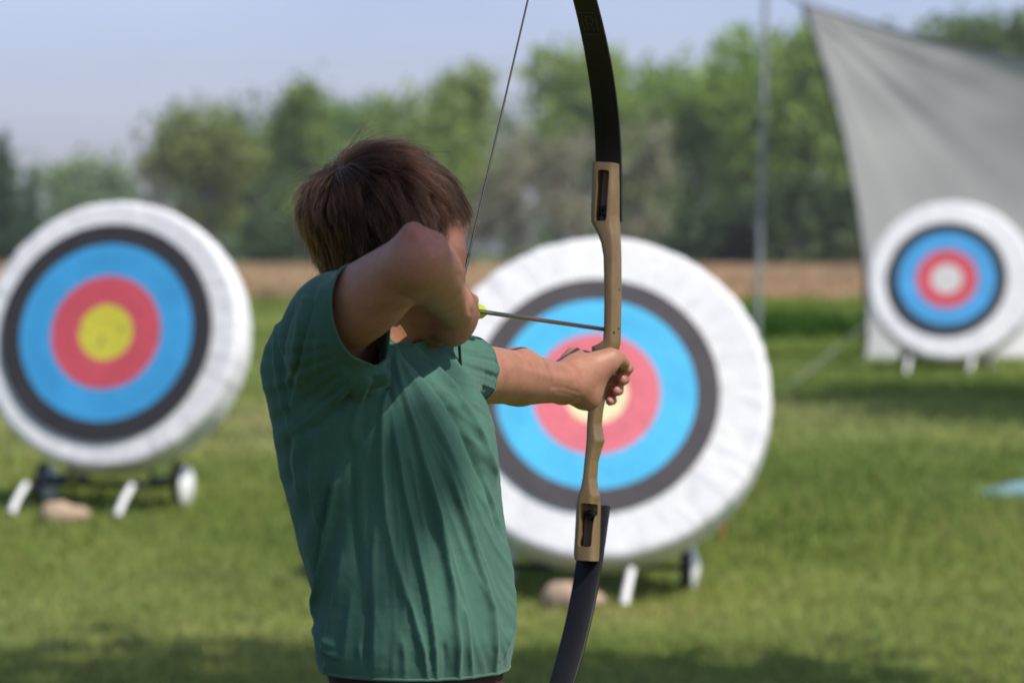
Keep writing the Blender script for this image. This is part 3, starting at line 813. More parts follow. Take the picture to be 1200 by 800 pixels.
# folded teal mat at the right edge, orange peg
MT['teal'] = simple('teal_mat', (.20, .36, .40), .6, 0, .25, 14)
c = P(1196, 577, 17.3); c[2] = float(gz(c[0], c[1]))
m = MB()
prof = np.array([(-.17, .008), (-.10, .030), (.0, .052), (.20, .070), (.42, .060), (.60, .015)])
V = []; F = []
for i, (a, h) in enumerate(prof):
    for j, bb in enumerate(np.linspace(-.16, .16, 6)):
        V.append((a, bb, h - .02 * (bb / .16) ** 2 * (h > .02)))
for i in range(len(prof) - 1):
    for j in range(5): F.append([i * 6 + j, i * 6 + j + 1, (i + 1) * 6 + j + 1, (i + 1) * 6 + j])
nb = len(V); V += [(x_, y_, -.01) for (x_, y_, z_) in V]
F += [[nb + k for k in f[::-1]] for f in F[:25]]
ring = [i * 6 for i in range(6)] + [30 + j for j in range(1, 6)] + [i * 6 + 5 for i in range(4, -1, -1)] + [j for j in range(4, 0, -1)]
for a, b_ in zip(ring, ring[1:] + ring[:1]): F.append([a, b_, nb + b_, nb + a])
m.add(V, F); tm = m.build('folded_mat', MT['teal']); tm.location = c; tm.rotation_euler = (0, 0, R(12))
tag(tm, 'pale teal folded mat lying on the grass at the right edge', 'mat')
MT['orange'] = simple('orange_peg', (.55, .16, .06), .6, 0, .2, 30)
c = P(846, 640, 15.6); c[2] = float(gz(c[0], c[1]))
m = MB(); m.tube([c + [0, 0, -.03], c + [.004, 0, .07]], [.004, .006], 8); m.lathe([(.006, 0), (.010, .004), (.010, .014), (.004, .018)], 10, None, c + [.004, 0, .068])
tag(m.build('marker_peg', MT['orange']), 'tiny orange peg in the grass right of the bright target', 'peg')
print('setting', round(time.time() - T0, 1))

# ------------------------------------------------------------------ the boy
Ndr = P(535, 361, 4.50)                                  # nocking point of the drawn string
# shoulder, arm and hand joints
RS = P(372, 392, 4.33); RE = P(489, 303, 4.165); RW = P(529, 356, 4.385)
LS = P(520, 433, 4.60); LE = P(592, 441, 4.80); LW = P(660, 449, 5.005)
ua = nrm([LS[0] - RS[0], LS[1] - RS[1], 0]); fa = np.array([ua[1], -ua[0], 0])      # shoulder axis, chest direction
# head frame
HY = R(51)
hf = np.array([math.sin(HY), math.cos(HY), -.06]); hf = nrm(hf); hr = nrm(np.cross(hf, [0.03, 0, 1])); hu = np.cross(hr, hf)
HC = P(451, 271, 4.455); HM = np.stack([hr, hf, hu], 1)
TI = R(16); TM = np.array([[1, 0, 0], [0, math.cos(TI), math.sin(TI)], [0, -math.sin(TI), math.cos(TI)]]); HT = HM @ TM
def H(x, y, z): return HC + HM @ np.array([x, y, z], float)
# torso rows: picture rows of the shirt's outline turned into ellipses about a vertical axis through the boy
rows = np.array([  # py, left px, right px, half breadth
    (398, 322, 500, .115), (415, 312, 524, .132), (432, 309, 544, .146), (470, 313, 570, .154), (500, 317, 579, .152), (530, 321, 583, .148),
    (560, 327, 585, .145), (590, 338, 588, .142), (626, 346, 593, .140), (660, 356, 598, .141), (701, 366, 603, .143), (725, 365, 605, .146),
    (746, 364, 605, .147), (767, 367, 602, .146), (785, 375, 599, .143), (800, 380, 596, .140), (840, 382, 590, .138)], float)
TY = 4.462
rows[:, 1] += 6.5; rows[:, 2] -= 4
rz_ = np.array([P(600, p[0], TY)[2] for p in rows])
rx_ = (((rows[:, 1] + rows[:, 2]) / 2) - 600) / FPX * TY
rw_ = (rows[:, 2] - rows[:, 1]) / 2 / FPX * TY
rb_ = rows[:, 3]
ra_ = np.sqrt(np.maximum(rw_ ** 2 - (rb_ * ua[0]) ** 2, .004)) / fa[0]
o_ = np.argsort(rz_)
def torso_fn(scale, top, bot):
    def fn(X, Y, Z):
        z = np.broadcast_to(Z, (1, 1, Z.size))
        cx = np.interp(Z, rz_[o_], rx_[o_]); a = np.interp(Z, rz_[o_], ra_[o_]) * scale; b = np.interp(Z, rz_[o_], rb_[o_]) * scale
        # rounded top
        k = np.sqrt(np.clip(1 - np.clip((Z - (top - .09)) / .09, 0, 1) ** 2, .02, 1)); a = a * k; b = b * k
        p = (X - cx) * fa[0] + (Y - TY) * fa[1]; q = (X - cx) * ua[0] + (Y - TY) * ua[1]
        n = (np.abs(p / a) ** 2.15 + np.abs(q / b) ** 2.15) ** (1 / 2.15)
        d = (n - 1) * np.minimum(a, b)
        return np.maximum(np.maximum(d, Z - top), bot - Z)
    return fn
NB = HC + np.array([-.012, .010, -.185])                  # base of the neck
NB = P(436, 392, 4.465)

# --- body: one continuous skin (upper body), legs joined below the shirt
ax0 = RE - RS
SK = np.array([.365, .168, .106])
B = Field((-.30, 4.08, .84), (.20, 5.21, 1.545), .0028)
B.put(torso_fn(.86, rz_[0] + .02, .5), (-.32, 4.2, .8), (.05, 4.7, 1.35), .02)
B.chain([NB + [0, 0, -.05], H(0, -.022, -.085), H(0, -.015, -.03)], [.056, .049, .050], .025)
B.chain([NB + [0, 0, -.045], RS + ax0 * .10 - [0, 0, .012]], [.045, .036], .02); B.chain([NB + [0, 0, -.055], LS - ua * .03 - [0, 0, .022]], [.042, .030], .015)
# cranium, jaw, face
B.ell(H(0, -.004, 0), (.0740, .0920, .0870), HT, .01)
B.ell(H(0, .030, -.052), (.056, .058, .072), HM, .03)
B.ell(H(0, .060, -.100), (.030, .030, .024), HM, .025); B.ell(H(0, .082, -.112), (.017, .014, .014), HM, .015)
for s in (-1, 1):
    B.ell(H(s * .040, .058, -.048), (.024, .026, .024), HM, .022); B.ell(H(s * .050, .064, -.016), (.014, .014, .018), HM, .014)
    B.chain([H(s * .058, .0, -.06), H(s * .045, .035, -.100), H(s * .02, .072, -.112)], [.018, .016, .014], .02)
    B.chain([H(s * .014, .090, .004), H(s * .045, .076, .004)], [.008, .007], .012)
    B.ell(H(s * .031, .098, -.018), (.017, .013, .011), HM, .008, True)
    B.ell(H(s * .0300, .0825, -.0095), (.0150, .0090, .0050), HM, .003); B.ell(H(s * .0300, .0815, -.0262), (.0135, .0085, .0045), HM, .003)
    B.ell(H(s * .0765, -.008, -.036), (.009, .019, .031), HM, .006); B.ell(H(s * .087, -.004, -.033), (.006, .011, .019), HM, .004, True)
    B.ell(H(s * .011, .100, -.055), (.0085, .009, .007), HM, .006)
B.chain([H(0, .090, -.006), H(0, .101, -.030), H(0, .109, -.050)], [.008, .009, .0105], .012)
B.chain([H(-.021, .086, -.079), H(-.007, .0955, -.0745), H(.007, .0955, -.0745), H(.021, .086, -.079)], [.003, .0055, .0055, .003], .004)
B.chain([H(-.019, .086, -.081), H(0, .0945, -.0855), H(.019, .086, -.081)], [.003, .0065, .003], .004)
B.chain([H(-.021, .0935, -.0795), H(0, .1015, -.0795), H(.021, .0935, -.0795)], [.0012, .0018, .0012], .002, True)
# right arm: shoulder cap, upper arm with biceps and triceps, elbow, forearm
ax = RE - RS
e1 = nrm(np.cross(ax, [0, 0, 1])); e2 = nrm(np.cross(e1, ax))
B.chain([RS + ax * .12 - [0, 0, .006], RS + ax * .3, RS + ax * .55, RS + ax * .82, RE - ax * .02], [.0410, .0430, .0405, .0350, .0315], .015)
B.ell(RS + ax * .5 - e2 * .012, (.055, .026, .026), np.stack([nrm(ax), e1, e2], 1), .02)
B.ell(RE + nrm(RE - .5 * (RS + RW)) * .019, (.015, .015, .015), None, .014); B.ell(P(484, 273, 4.150), (.0125, .0125, .0125), None, .014); B.ell(P(512, 287, 4.165), (.011, .012, .012), None, .014)                      # point of the elbow
fx = RW - RE; g1 = nrm(np.cross(fx, [0, 0, 1])); g2 = nrm(np.cross(g1, fx))
B.chain([RE, RE + fx * .22, RE + fx * .5, RE + fx * .8, RW], [.0310, .0350, .0325, .0262, .0228], .012)
B.ell(RE + fx * .27 + g1 * .008, (.06, .025, .027), np.stack([nrm(fx), g1, g2], 1), .02)
# left arm
B.chain([LS + (LE - LS) * .06 - [0, 0, .006], LS + (LE - LS) * .5, LE, LE + (LW - LE) * .25, LE + (LW - LE) * .6, LW], [.0385, .0380, .0345, .0350, .0295, .0255], .02)
B.ell(LE + (LW - LE) * .22 + np.array([0, 0, .004]), (.03, .055, .033), None, .015)
# --- drawing hand (right): three fingers hooked on the string under the jaw
B.chain([RW, P(534, 371, 4.43)], [.0235, .025], .012)
B.chain([P(543, 356, 4.462), P(532, 391, 4.452)], [.0165, .0150], .016)                            # row of knuckles
B.chain([P(537, 360, 4.43), P(530, 384, 4.43)], [.020, .019], .016)
for i, (kx, ky, tx, ty, rr) in enumerate([(546, 353, 528, 352, .0088), (549, 368, 527, 370, .0092), (545, 382, 526, 383, .0088), (536, 393, 522, 391, .0078)]):
    k0 = P(kx - 4, ky, 4.462)
    k1 = P(kx + 7 - 2 * i, ky + (1 if i else -1), 4.502); k2 = P(kx - 5, ky + 1, 4.527); k3 = P(tx, ty, 4.517); 
    B.chain([k0, k1, k2, k3], [rr * 1.08, rr, rr * .9, rr * .78], .0035)
B.chain([P(530, 362, 4.415), P(519, 377, 4.445), P(513, 386, 4.475), P(515, 393, 4.50)], [.015, .0125, .0100, .0082], .008)   # thumb folded under the jaw
# --- bow hand (left) closed around the grip
hb = P(686, 441, 5.045)
B.chain([LW, P(674, 446, 5.03)], [.0255, .0270], .012)
B.chain([P(672, 432, 5.045), P(680, 456, 5.045)], [.020, .019], .016)                               # palm, knuckle side
B.chain([P(664, 442, 5.02), P(684, 463, 5.035), P(691, 468, 5.042)], [.022, .0165, .0125], .014)    # heel of the hand
B.chain([P(674, 436, 5.025), P(696, 430, 5.043), P(712, 426, 5.050)], [.0215, .0185, .0155], .014)  # ball of the thumb
B.chain([P(700, 424, 5.046), P(715, 418, 5.052), P(724, 420, 5.064), P(731, 426, 5.090)], [.0135, .0125, .0112, .0088], .008)  # thumb over the grip
B.chain([P(700, 438, 5.048), P(696, 455, 5.047), P(688, 468, 5.042)], [.0150, .0135, .0115], .012)
B.chain([P(672, 416, 5.055), P(668, 424, 5.05), P(674, 446, 5.05)], [.0115, .012, .013], .012)
for i, (mx, my, tx, ty, rr) in enumerate([(674, 417, 735, 432, .0090), (672, 428, 730.5, 445, .0086), (675, 441, 724, 458, .0081), (680, 453, 716.5, 470, .0071)]):
    m0 = P(mx, my, 5.065); m1 = P(mx + 8, my + 1, 5.125); m2 = P((mx + tx) / 2 + 12, (my + ty) / 2, 5.155); m3 = P(tx + 1, ty - 1, 5.135); m4 = P(tx - 2, ty, 5.104)
    B.chain([m0, m1, m2, m3, m4], [rr * 1.2, rr * 1.1, rr, rr * .95, rr * .86], .0035)
def taper_nape(q):
    q = q.copy(); k = ease(.045 - q[:, 2], 0, .10) * (1 - ease(-q[:, 2], .085, .115)); m = q[:, 1] < 0
    q[m, 1] *= (1 - .27 * k)[m]; return q
V, F = B.mesh(); V = relax(V, F, 2, .5)
_q = (V - HC) @ HM; _m = (np.linalg.norm(_q, axis=1) < .14) & (_q[:, 2] > -.115); _t = taper_nape(_q[_m]); V[_m] = _t @ HM.T + HC
# skin creases at the wrist and the crook of the elbow
_x, _y = proj(V); _n = vnormals(V, F)
def crease(pts, w_, a_, near=None):
    global V
    pts = np.asarray(pts, float); d = np.full(len(V), 1e9)
    for p, q in zip(pts[:-1], pts[1:]):
        v = q - p; t = np.clip(((_x - p[0]) * v[0] + (_y - p[1]) * v[1]) / (v @ v), 0, 1); d = np.minimum(d, np.hypot(_x - p[0] - t * v[0], _y - p[1] - t * v[1]))
    V = V + _n * (a_ * .001 * np.exp(-(d / w_) ** 2) * (_n[:, 1] < .1))[:, None]
crease([(648, 453), (662, 455), (678, 460)], 2.2, -0.9); crease([(654, 459), (668, 462), (682, 468)], 2.2, -0.7)
crease([(484, 352), (470, 347), (462, 349)], 3, -1.2); crease([(540, 322), (548, 345), (552, 366)], 3.0, -1.4); crease([(600, 428), (640, 440), (668, 444)], 5, 1.2)
del B
# lower body (under the shorts, below the frame)
L2 = Field((-.34, 4.25, -.02), (.02, 4.72, .90), .006)
tw = rx_[-1]; HIP = np.array([tw, TY, .80])
L2.ell(HIP - [0, 0, .02], (.112, .082, .09), np.stack([ua, fa, [0, 0, 1]], 1), .03)
L2.chain([HIP, [tw, TY, .88]], [.075, .075], .03)
FT = []
for s in (-1, 1):
    h = HIP + ua * s * .075 - np.array([0, 0, .02]); kn = HIP + ua * s * .10 + fa * .015; kn[2] = .43; an = HIP + ua * s * .125 - fa * .01; an[2] = .075
    L2.chain([h, h * .5 + kn * .5, kn, kn * .6 + an * .4, an], [.078, .066, .050, .047, .032], .02)
    L2.chain([an, an + fa * .06 - [0, 0, .03], an + fa * .14 - [0, 0, .045]], [.03, .028, .022], .02); FT.append(an)
V2, F2 = L2.mesh(); del L2
def head_uv(V):
    q = (V - HC) @ HM; return q
qb = head_uv(V)
tint = np.repeat(SK[None], len(V), 0)
# elbow and knuckles redder, lips, scalp darker
def blush(center, r, col, amt):
    global tint
    w_ = np.exp(-((V - center) ** 2).sum(1) / r ** 2)[:, None] * amt; tint = tint * (1 - w_) + np.array(col) * w_
blush(RE + np.array([.01, -.03, .02]), .035, (.42, .150, .110), .55)
for p_ in ((731, 430, 5.1), (726, 444, 5.1), (719, 457, 5.1), (712, 468, 5.1), (690, 415, 5.05)): blush(P(*p_), .014, (.50, .190, .150), .6)
blush(H(.0, .098, -.080), .011, (.36, .12, .10), .8)
for s in (-1, 1): blush(H(s * .045, .075, -.05), .025, (.48, .20, .15), .5)
az = np.degrees(np.arctan2(np.abs(qb[:, 0]), qb[:, 1]))
hl = np.interp(az, [0, 30, 48, 58, 66, 78, 92, 104, 120, 150, 180], [.050, .047, .040, .012, -.028, -.034, -.010, -.022, -.060, -.086, -.092])
scalp = (qb[:, 2] > hl - .004) & (np.linalg.norm(qb, axis=1) < .125) & (qb[:, 2] > -.1)
tint[scalp] = (.030, .016, .011)
b1 = mesh_np('person', np.concatenate([V, V2]), np.concatenate([F, F2 + len(V)]))
color_attr(b1, 'tint', np.concatenate([tint, np.repeat(SK[None], len(V2), 0)]))
boy = obj('person', b1, MT['skin'])
tag(boy, 'brown haired boy in a green t-shirt seen from behind, drawing a bow', 'person')
for s in (-1, 1):
    me_ = MB(); me_.lathe([(.0115 * math.sin(t), .0115 * math.cos(t)) for t in np.linspace(.02, 3.12, 14)], 20, HM, H(s * .030, .0760, -.018))
    ey = me_.build('eye', MT['eye'], boy)
    gz_ = nrm(hf - hr * .15); ec = H(s * .030, .0760, -.018)
    me_ = MB(); me_.lathe([(.0002, .0118), (.0020, .0117), (.0045, .0110), (.0050, .0102)], 18, np.stack([np.cross(nrm(np.cross(gz_, hu)), gz_), nrm(np.cross(gz_, hu)), gz_], 1), ec); me_.build('iris', MT['riser_dark'], ey)
print('body', len(V), round(time.time() - T0, 1))

# --- shirt
S = Field((-.335, 4.10, .86), (.02, 4.82, 1.40), .0024)
S.put(torso_fn(1.0, rz_[0] + .035, .5), (-.34, 4.2, .8), (.05, 4.75, 1.4), .02)
so_f = e1 * .0011 - e2 * .0024; rim = P(413, 371, 4.262)                                   # middle of the right sleeve opening
S.chain([NB + [0, 0, -.050], RS + ax * .08 + [0, 0, -.014], RS + ax * .22 + [0, 0, .000]], [.050, .050, .0535], .02)
S.chain([RS + ax * .12 - [0, 0, .008], rim + so_f, RE + so_f], [.0535, .0490, .0487], .015)
S.ell(P(353, 418, 4.40), (.036, .05, .055), None, .03)      # shoulder blade pulled back
S.chain([P(350, 425, 4.385), P(420, 430, 4.30)], [.032, .030], .03)    # slack cloth hanging from the sleeve
S.chain([NB + [0, 0, -.045], LS - ua * .03 - [0, 0, .012]], [.058, .044], .03)
S.chain([LS - ua * .03 - [0, 0, .006], LS, LS + (LE - LS) * .6, LE + (LW - LE) * .1], [.050, .0480, .0430, .0420], .02)
S.chain([NB + [0, 0, -.05], NB + [0, 0, .1]], [.062, .062], .02)       # collar stub, cut below
VS, FS = S.mesh(); VS = relax(VS, FS, 3, .5)
del S
axn0 = nrm(ax); rn = nrm(axn0 + np.array([.29, .21, -.32])); rimc = rim + axn0 * .0139; hem_z = float(P(470, 793, 4.36)[2])
# folds traced along the cloth (fold lines run over the near side; the far side gets soft vertical drapes)
pxs, pys = proj(VS); Nn = vnormals(VS, FS)
view = nrm(np.array([-.02, -1, 0.02])); facing = ease(Nn @ view, -.10, .38)
disp = np.zeros(len(VS))
def fold(pts, w0, amp, taper=(1, 1), side=0.0):
    """ridge (amp>0) or crease (amp<0) of half-width w0 (mm) along a polyline; side leans the crest"""
    global disp
    pts = np.asarray(pts, float)
    # smooth the polyline
    for _ in range(2):
        q = np.empty((len(pts) * 2 - 1, 2)); q[::2] = pts; q[1::2] = (pts[:-1] + pts[1:]) / 2
        q[1:-1] = .25 * q[:-2] + .5 * q[1:-1] + .25 * q[2:]; pts = q
    best = np.full(len(VS), 1e9); bt = np.zeros(len(VS)); sg = np.zeros(len(VS))
    L = np.concatenate([[0], np.cumsum(np.linalg.norm(np.diff(pts, axis=0), axis=1))])
    for i in range(len(pts) - 1):
        p, q = pts[i], pts[i + 1]; v = q - p; l2 = v @ v
        t = np.clip(((pxs - p[0]) * v[0] + (pys - p[1]) * v[1]) / l2, 0, 1)
        dx = pxs - p[0] - t * v[0]; dy = pys - p[1] - t * v[1]; d = np.hypot(dx, dy)
        m = d < best; best[m] = d[m]; bt[m] = ((L[i] + t * np.sqrt(l2)) / L[-1])[m]; sg[m] = np.sign(dx * v[1] - dy * v[0])[m]
    wdt = .92 * w0 * (1 + side * sg)
    f = np.exp(-1.35 * (np.sqrt((best / wdt) ** 2 + .06) - .245))
    env = ease(bt, 0, .18 * taper[0] + 1e-3) * (1 - ease(bt, 1 - .18 * taper[1] - 1e-3, 1))
    disp += amp * .0019 * f * (.15 + .85 * env) * facing
S_ = .45
for a in [
    ([(453, 399), (466, 443), (481, 495), (495, 545), (507, 600), (516, 640)], 4.5, 3.6, (.3, 1), S_),
    ([(452, 400), (449, 440), (447, 500), (448, 560), (456, 626), (472, 684), (494, 746), (503, 815)], 4.5, 4.4, (.3, .4), -S_),
    ([(458, 480), (466, 540), (474, 585), (489, 650), (503, 716), (512, 815)], 4.5, 4.6, (1, .4), S_),
    ([(476, 520), (484, 560), (492, 600), (498, 625)], 3.2, 2.4, (1, 1), 0),
    ([(488, 520), (499, 575), (520, 635), (531, 710), (536, 815)], 5.5, 4.6, (1, .4), S_),
    ([(514, 520), (533, 584), (561, 665), (577, 728), (579, 815)], 5.5, 4.2, (1, .5), S_),
    ([(560, 540), (575, 577), (592, 629), (601, 689), (599, 756)], 5, 3.6, (1, .6), -S_),
    ([(536, 700), (545, 730), (554, 815)], 4, 2.6, (1, .5), 0),
    ([(430, 690), (430, 730), (427, 815)], 5, -3.0, (1, .6), 0),
    ([(441, 600), (437, 660), (440, 720), (438, 815)], 5, 2.2, (1, .6), 0),
    ([(397, 545), (391, 585), (381, 645), (371, 700), (366, 735)], 4.5, 5.5, (.8, .6), -S_),
    ([(388, 560), (380, 610), (369, 668), (362, 705)], 5, -5.0, (.8, .6), 0),
    ([(366, 560), (374, 610), (380, 640)], 4, 2.5, (1, .8), 0),
    ([(402, 640), (396, 700), (384, 745), (378, 815)], 6, 3.0, (1, .6), S_),
    ([(414, 690), (408, 740), (400, 815)], 5, 2.0, (1, .5), 0),
    # strong diagonal from the pinch at the armpit over the chest
    ([(462, 400), (486, 424), (508, 445), (540, 495), (562, 547), (580, 598), (592, 650)], 4.5, -5.2, (.3, 1), 0),
    ([(466, 394), (494, 416), (518, 438), (552, 488), (574, 540), (588, 590)], 5, 3.6, (.3, 1), S_),
    ([(490, 405), (512, 424), (536, 446), (558, 474)], 6, -3.2, (.6, 1), 0),
    ([(500, 402), (525, 420), (548, 444), (566, 470)], 5, 2.8, (.6, 1), 0),
    ([(452, 402), (474, 434), (496, 470), (520, 520), (540, 580), (556, 640)], 6, 3.0, (.3, 1), S_),
    ([(450, 404), (456, 446), (462, 480)], 3.0, -3.2, (.3, 1), 0),
    ([(447, 408), (445, 460), (444, 520), (446, 570)], 3.0, 3.0, (.3, 1), S_),
    ([(434, 440), (414, 482), (410, 530)], 3.5, 2.8, (.4, 1), S_), ([(440, 438), (426, 476), (424, 515)], 3.2, -2.6, (.4, 1), 0),
    # sleeve and shoulder
    ([(380, 330), (367, 370), (356, 413), (345, 470), (343, 498)], 4.5, 3.2, (.3, .6), S_),
    ([(361, 345), (352, 375), (348, 410), (338, 460)], 4.5, 2.6, (.3, .8), -S_),
    ([(371, 352), (356, 395), (348, 440)], 4, -2.6, (.5, .8), 0),
    ([(346, 352), (331, 385), (329, 430), (336, 480), (344, 500)], 4, -2.4, (.5, .4), 0),
    ([(325, 372), (322, 410), (328, 455), (340, 500), (349, 512)], 4, 2.4, (.5, .4), 0),
    ([(404, 455), (380, 474), (356, 496), (345, 505)], 5, 2.8, (.5, .5), S_), ([(414, 462), (390, 484), (362, 508)], 5, -2.8, (.5, .5), 0),
    ([(392, 345), (386, 385), (394, 425), (410, 446)], 4, 1.6, (.6, .6), 0),
    ([(384, 350), (374, 392), (372, 440)], 4, 2.0, (.5, .8), 0),
    ([(350, 505), (346, 545), (352, 580)], 5, 2.4, (.6, 1), 0), ([(338, 512), (335, 540), (341, 575)], 4, -2.0, (.6, 1), 0),
    ([(368, 500), (366, 540), (372, 590), (378, 620)], 6, 2.0, (.8, 1), 0),
    ([(411, 500), (411, 560), (414, 620), (420, 680)], 6, -2.4, (.8, 1), 0),
    ([(364, 728), (373, 752), (388, 768), (402, 772)], 4, 3.0, (.8, 1), S_), ([(366, 745), (374, 766), (384, 780)], 3.5, -2.6, (.8, .6), 0),
    ([(372, 738), (384, 752), (396, 758)], 3.5, 2.0, (1, 1), 0), ([(596, 735), (592, 760), (580, 778)], 4, 2.4, (1, .8), 0), ([(470, 745), (474, 768), (474, 800)], 4, 2.2, (1, .3), 0),
    ([(520, 750), (522, 775), (520, 805)], 4, -2.2, (1, .3), 0), ([(420, 752), (424, 776), (430, 805)], 4.5, 1.8, (1, .3), 0)
]: fold(*a)
# fine pull lines and soft random drape everywhere
ang = np.arctan2(pxs - 452, np.maximum(pys - 396, 1)); rad = np.hypot(pxs - 452, pys - 396)
disp += .0012 * np.sin(ang * 38 + 2.5 * vnoise(rad + 500, ang * 40 + 300, 60, 41)) * ease(rad, 20, 80) * facing * (.4 + .8 * vnoise(ang * 90 + 400, rad * .02 + 100, 9, 42))
q1 = (VS - np.array([0, TY, 0])) @ ua; q2 = (VS - np.array([0, TY, 0])) @ fa; thb = np.arctan2(q1, q2 + .14)
disp += (1 - facing) * (.0030 * np.sin(thb * 15 + 1.3 * np.sin(VS[:, 2] * 9)) * ease(-VS[:, 2], -1.30, -1.05))
flow = vnoise(ang * 60 + 600, rad * .018 + 50, 2.3, 45) + .35 * vnoise(ang * 140 + 700, rad * .03 + 80, 2.0, 46)
rid = 1 - np.abs(2 * np.clip(flow / 1.35, 0, 1) - 1); disp += .0030 * (rid ** 3 - .2) * ease(rad, 25, 110) * facing * ease(pxs, 395, 470)
disp += .0016 * (vnoise(pxs + 900, pys * .35 + 900, 13, 43) - .5) + .0007 * (vnoise(pxs + 900, pys * .6 + 900, 5, 44) - .5)
_v = VS - RS; _t = _v @ axn0; _in = (_t > .02) & (np.linalg.norm(_v - axn0 * _t[:, None], axis=1) < .075)
disp = np.where(_in, disp * (.18 + .82 * ease(np.abs((VS - rimc) @ rn), .002, .045)), disp)
disp *= .45 + .55 * ease(VS[:, 2], hem_z - .002, hem_z + .035)
VS = VS + Nn * disp[:, None]
VS = relax(VS, FS, 1, .45)
# tone: cloth gets slightly darker from the chest towards the back
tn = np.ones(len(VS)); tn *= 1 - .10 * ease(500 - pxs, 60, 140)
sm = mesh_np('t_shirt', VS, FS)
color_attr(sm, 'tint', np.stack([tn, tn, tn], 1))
bm = bmesh.new(); bm.from_mesh(sm)
def cut(co, no, cond):
    """cut the cloth along a plane where cond(vertex) holds and drop what lies beyond"""
    no = nrm(no); co = np.asarray(co, float)
    fs = [f for f in bm.faces if cond(f.calc_center_median())]
    ge = set(fs)
    for f in fs: ge.update(f.edges); ge.update(f.verts)
    bmesh.ops.bisect_plane(bm, geom=list(ge), dist=1e-6, plane_co=co, plane_no=no)
    dl = [f for f in bm.faces if cond(f.calc_center_median()) and (np.array(f.calc_center_median()) - co) @ no > 0]
    bmesh.ops.delete(bm, geom=dl, context='FACES')
axn = nrm(ax)
def in_sleeve(c):
    v = np.array(c) - RS; t = v @ axn
    return t > .03 and np.linalg.norm(v - axn * t) < .069
cut(rimc, rn, in_sleeve)
ln_ = nrm(LE - LS); lr = P(543, 437, 4.665)
cut(lr, ln_ + np.array([.15, 0, -.1]), lambda c: c.y > 4.6 and c.x > -.09)
cn_ = NB + np.array([.004, 0, .004])
cut(cn_, nrm(np.array([-.1, 0, 1]) + fa * .30), lambda c: (Vector((c.x, c.y, 0)) - Vector((NB[0], NB[1], 0))).length < .078 and c.z > NB[2] - .06)
hem = P(378, 786, 4.385); hem2 = P(560, 799, 4.335)
hn = np.array([-(hem[2] - hem2[2]), 0, -(hem2[0] - hem[0])]);
cut(hem, hn, lambda c: c.z < .95)
loose = [v for v in bm.verts if not v.link_faces]; bmesh.ops.delete(bm, geom=loose, context='VERTS')
# keep only the largest island
seen = set(); isl = []
for f in bm.faces:
    if f in seen: continue
    st = [f]; seen.add(f); cur = []
    while st:
        g_ = st.pop(); cur.append(g_)
        for e_ in g_.edges:
            for h_ in e_.link_faces:
                if h_ not in seen: seen.add(h_); st.append(h_)
    isl.append(cur)
isl.sort(key=len)
for c_ in isl[:-1]: bmesh.ops.delete(bm, geom=c_, context='FACES')
# rims: edge loops of the openings
rims = [e_ for e_ in bm.edges if len(e_.link_faces) == 1]
bm.to_mesh(sm); 
loops = []
adj = {}
for e_ in rims:
    a_, b_ = e_.verts; adj.setdefault(a_.index, []).append(b_.index); adj.setdefault(b_.index, []).append(a_.index)
bm.verts.ensure_lookup_table()
vis = set()
for s0 in list(adj):
    if s0 in vis: continue
    lp = [s0]; vis.add(s0)
    while True:
        nx_ = [k for k in adj[lp[-1]] if k not in vis]
        if not nx_: break
        vis.add(nx_[0]); lp.append(nx_[0])
    if len(lp) > 30: loops.append(np.array([bm.verts[k].co[:] for k in lp]))
bm.free()
print('shirt', len(VS), 'openings', len(loops), [len(l) for l in loops], round(time.time() - T0, 1))
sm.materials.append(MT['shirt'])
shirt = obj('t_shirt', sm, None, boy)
shirt.shadow_terminator_geometry_offset = .2; shirt.shadow_terminator_shading_offset = .1
so = shirt.modifiers.new('thick', 'SOLIDIFY'); so.thickness = .0022; so.offset = -1
# turned hems along every opening
for lp in loops:
    hm = MB()
    k = len(lp); q = lp.copy()
    for _ in range(6): q = (np.roll(q, 1, 0) + q + np.roll(q, -1, 0)) / 3
    # flat band: follow the loop as a thin closed tube
    n_ = 8; tg = np.roll(q, -1, 0) - np.roll(q, 1, 0); tg /= np.linalg.norm(tg, axis=1)[:, None] + 1e-12
    cc_ = q.mean(0); out = q - cc_; out -= tg * (out * tg).sum(1)[:, None]; out /= np.linalg.norm(out, axis=1)[:, None] + 1e-12
    bb_ = np.cross(tg, out); Vt = []
    for t_ in np.arange(n_) / n_ * 2 * np.pi: Vt.append(q + out * (.0012 * math.cos(t_)) + bb_ * (.0020 * math.sin(t_)))
    Vt = np.stack(Vt, 1).reshape(-1, 3)
    Ft = [[i * n_ + j, i * n_ + (j + 1) % n_, ((i + 1) % k) * n_ + (j + 1) % n_, ((i + 1) % k) * n_ + j] for i in range(k) for j in range(n_)]
    hm.add(Vt, Ft)
    hb_ = hm.build('hem', MT['shirt'], shirt, sharp=False); color_attr(hb_.data, 'tint', np.full((len(hb_.data.vertices), 3), .92))

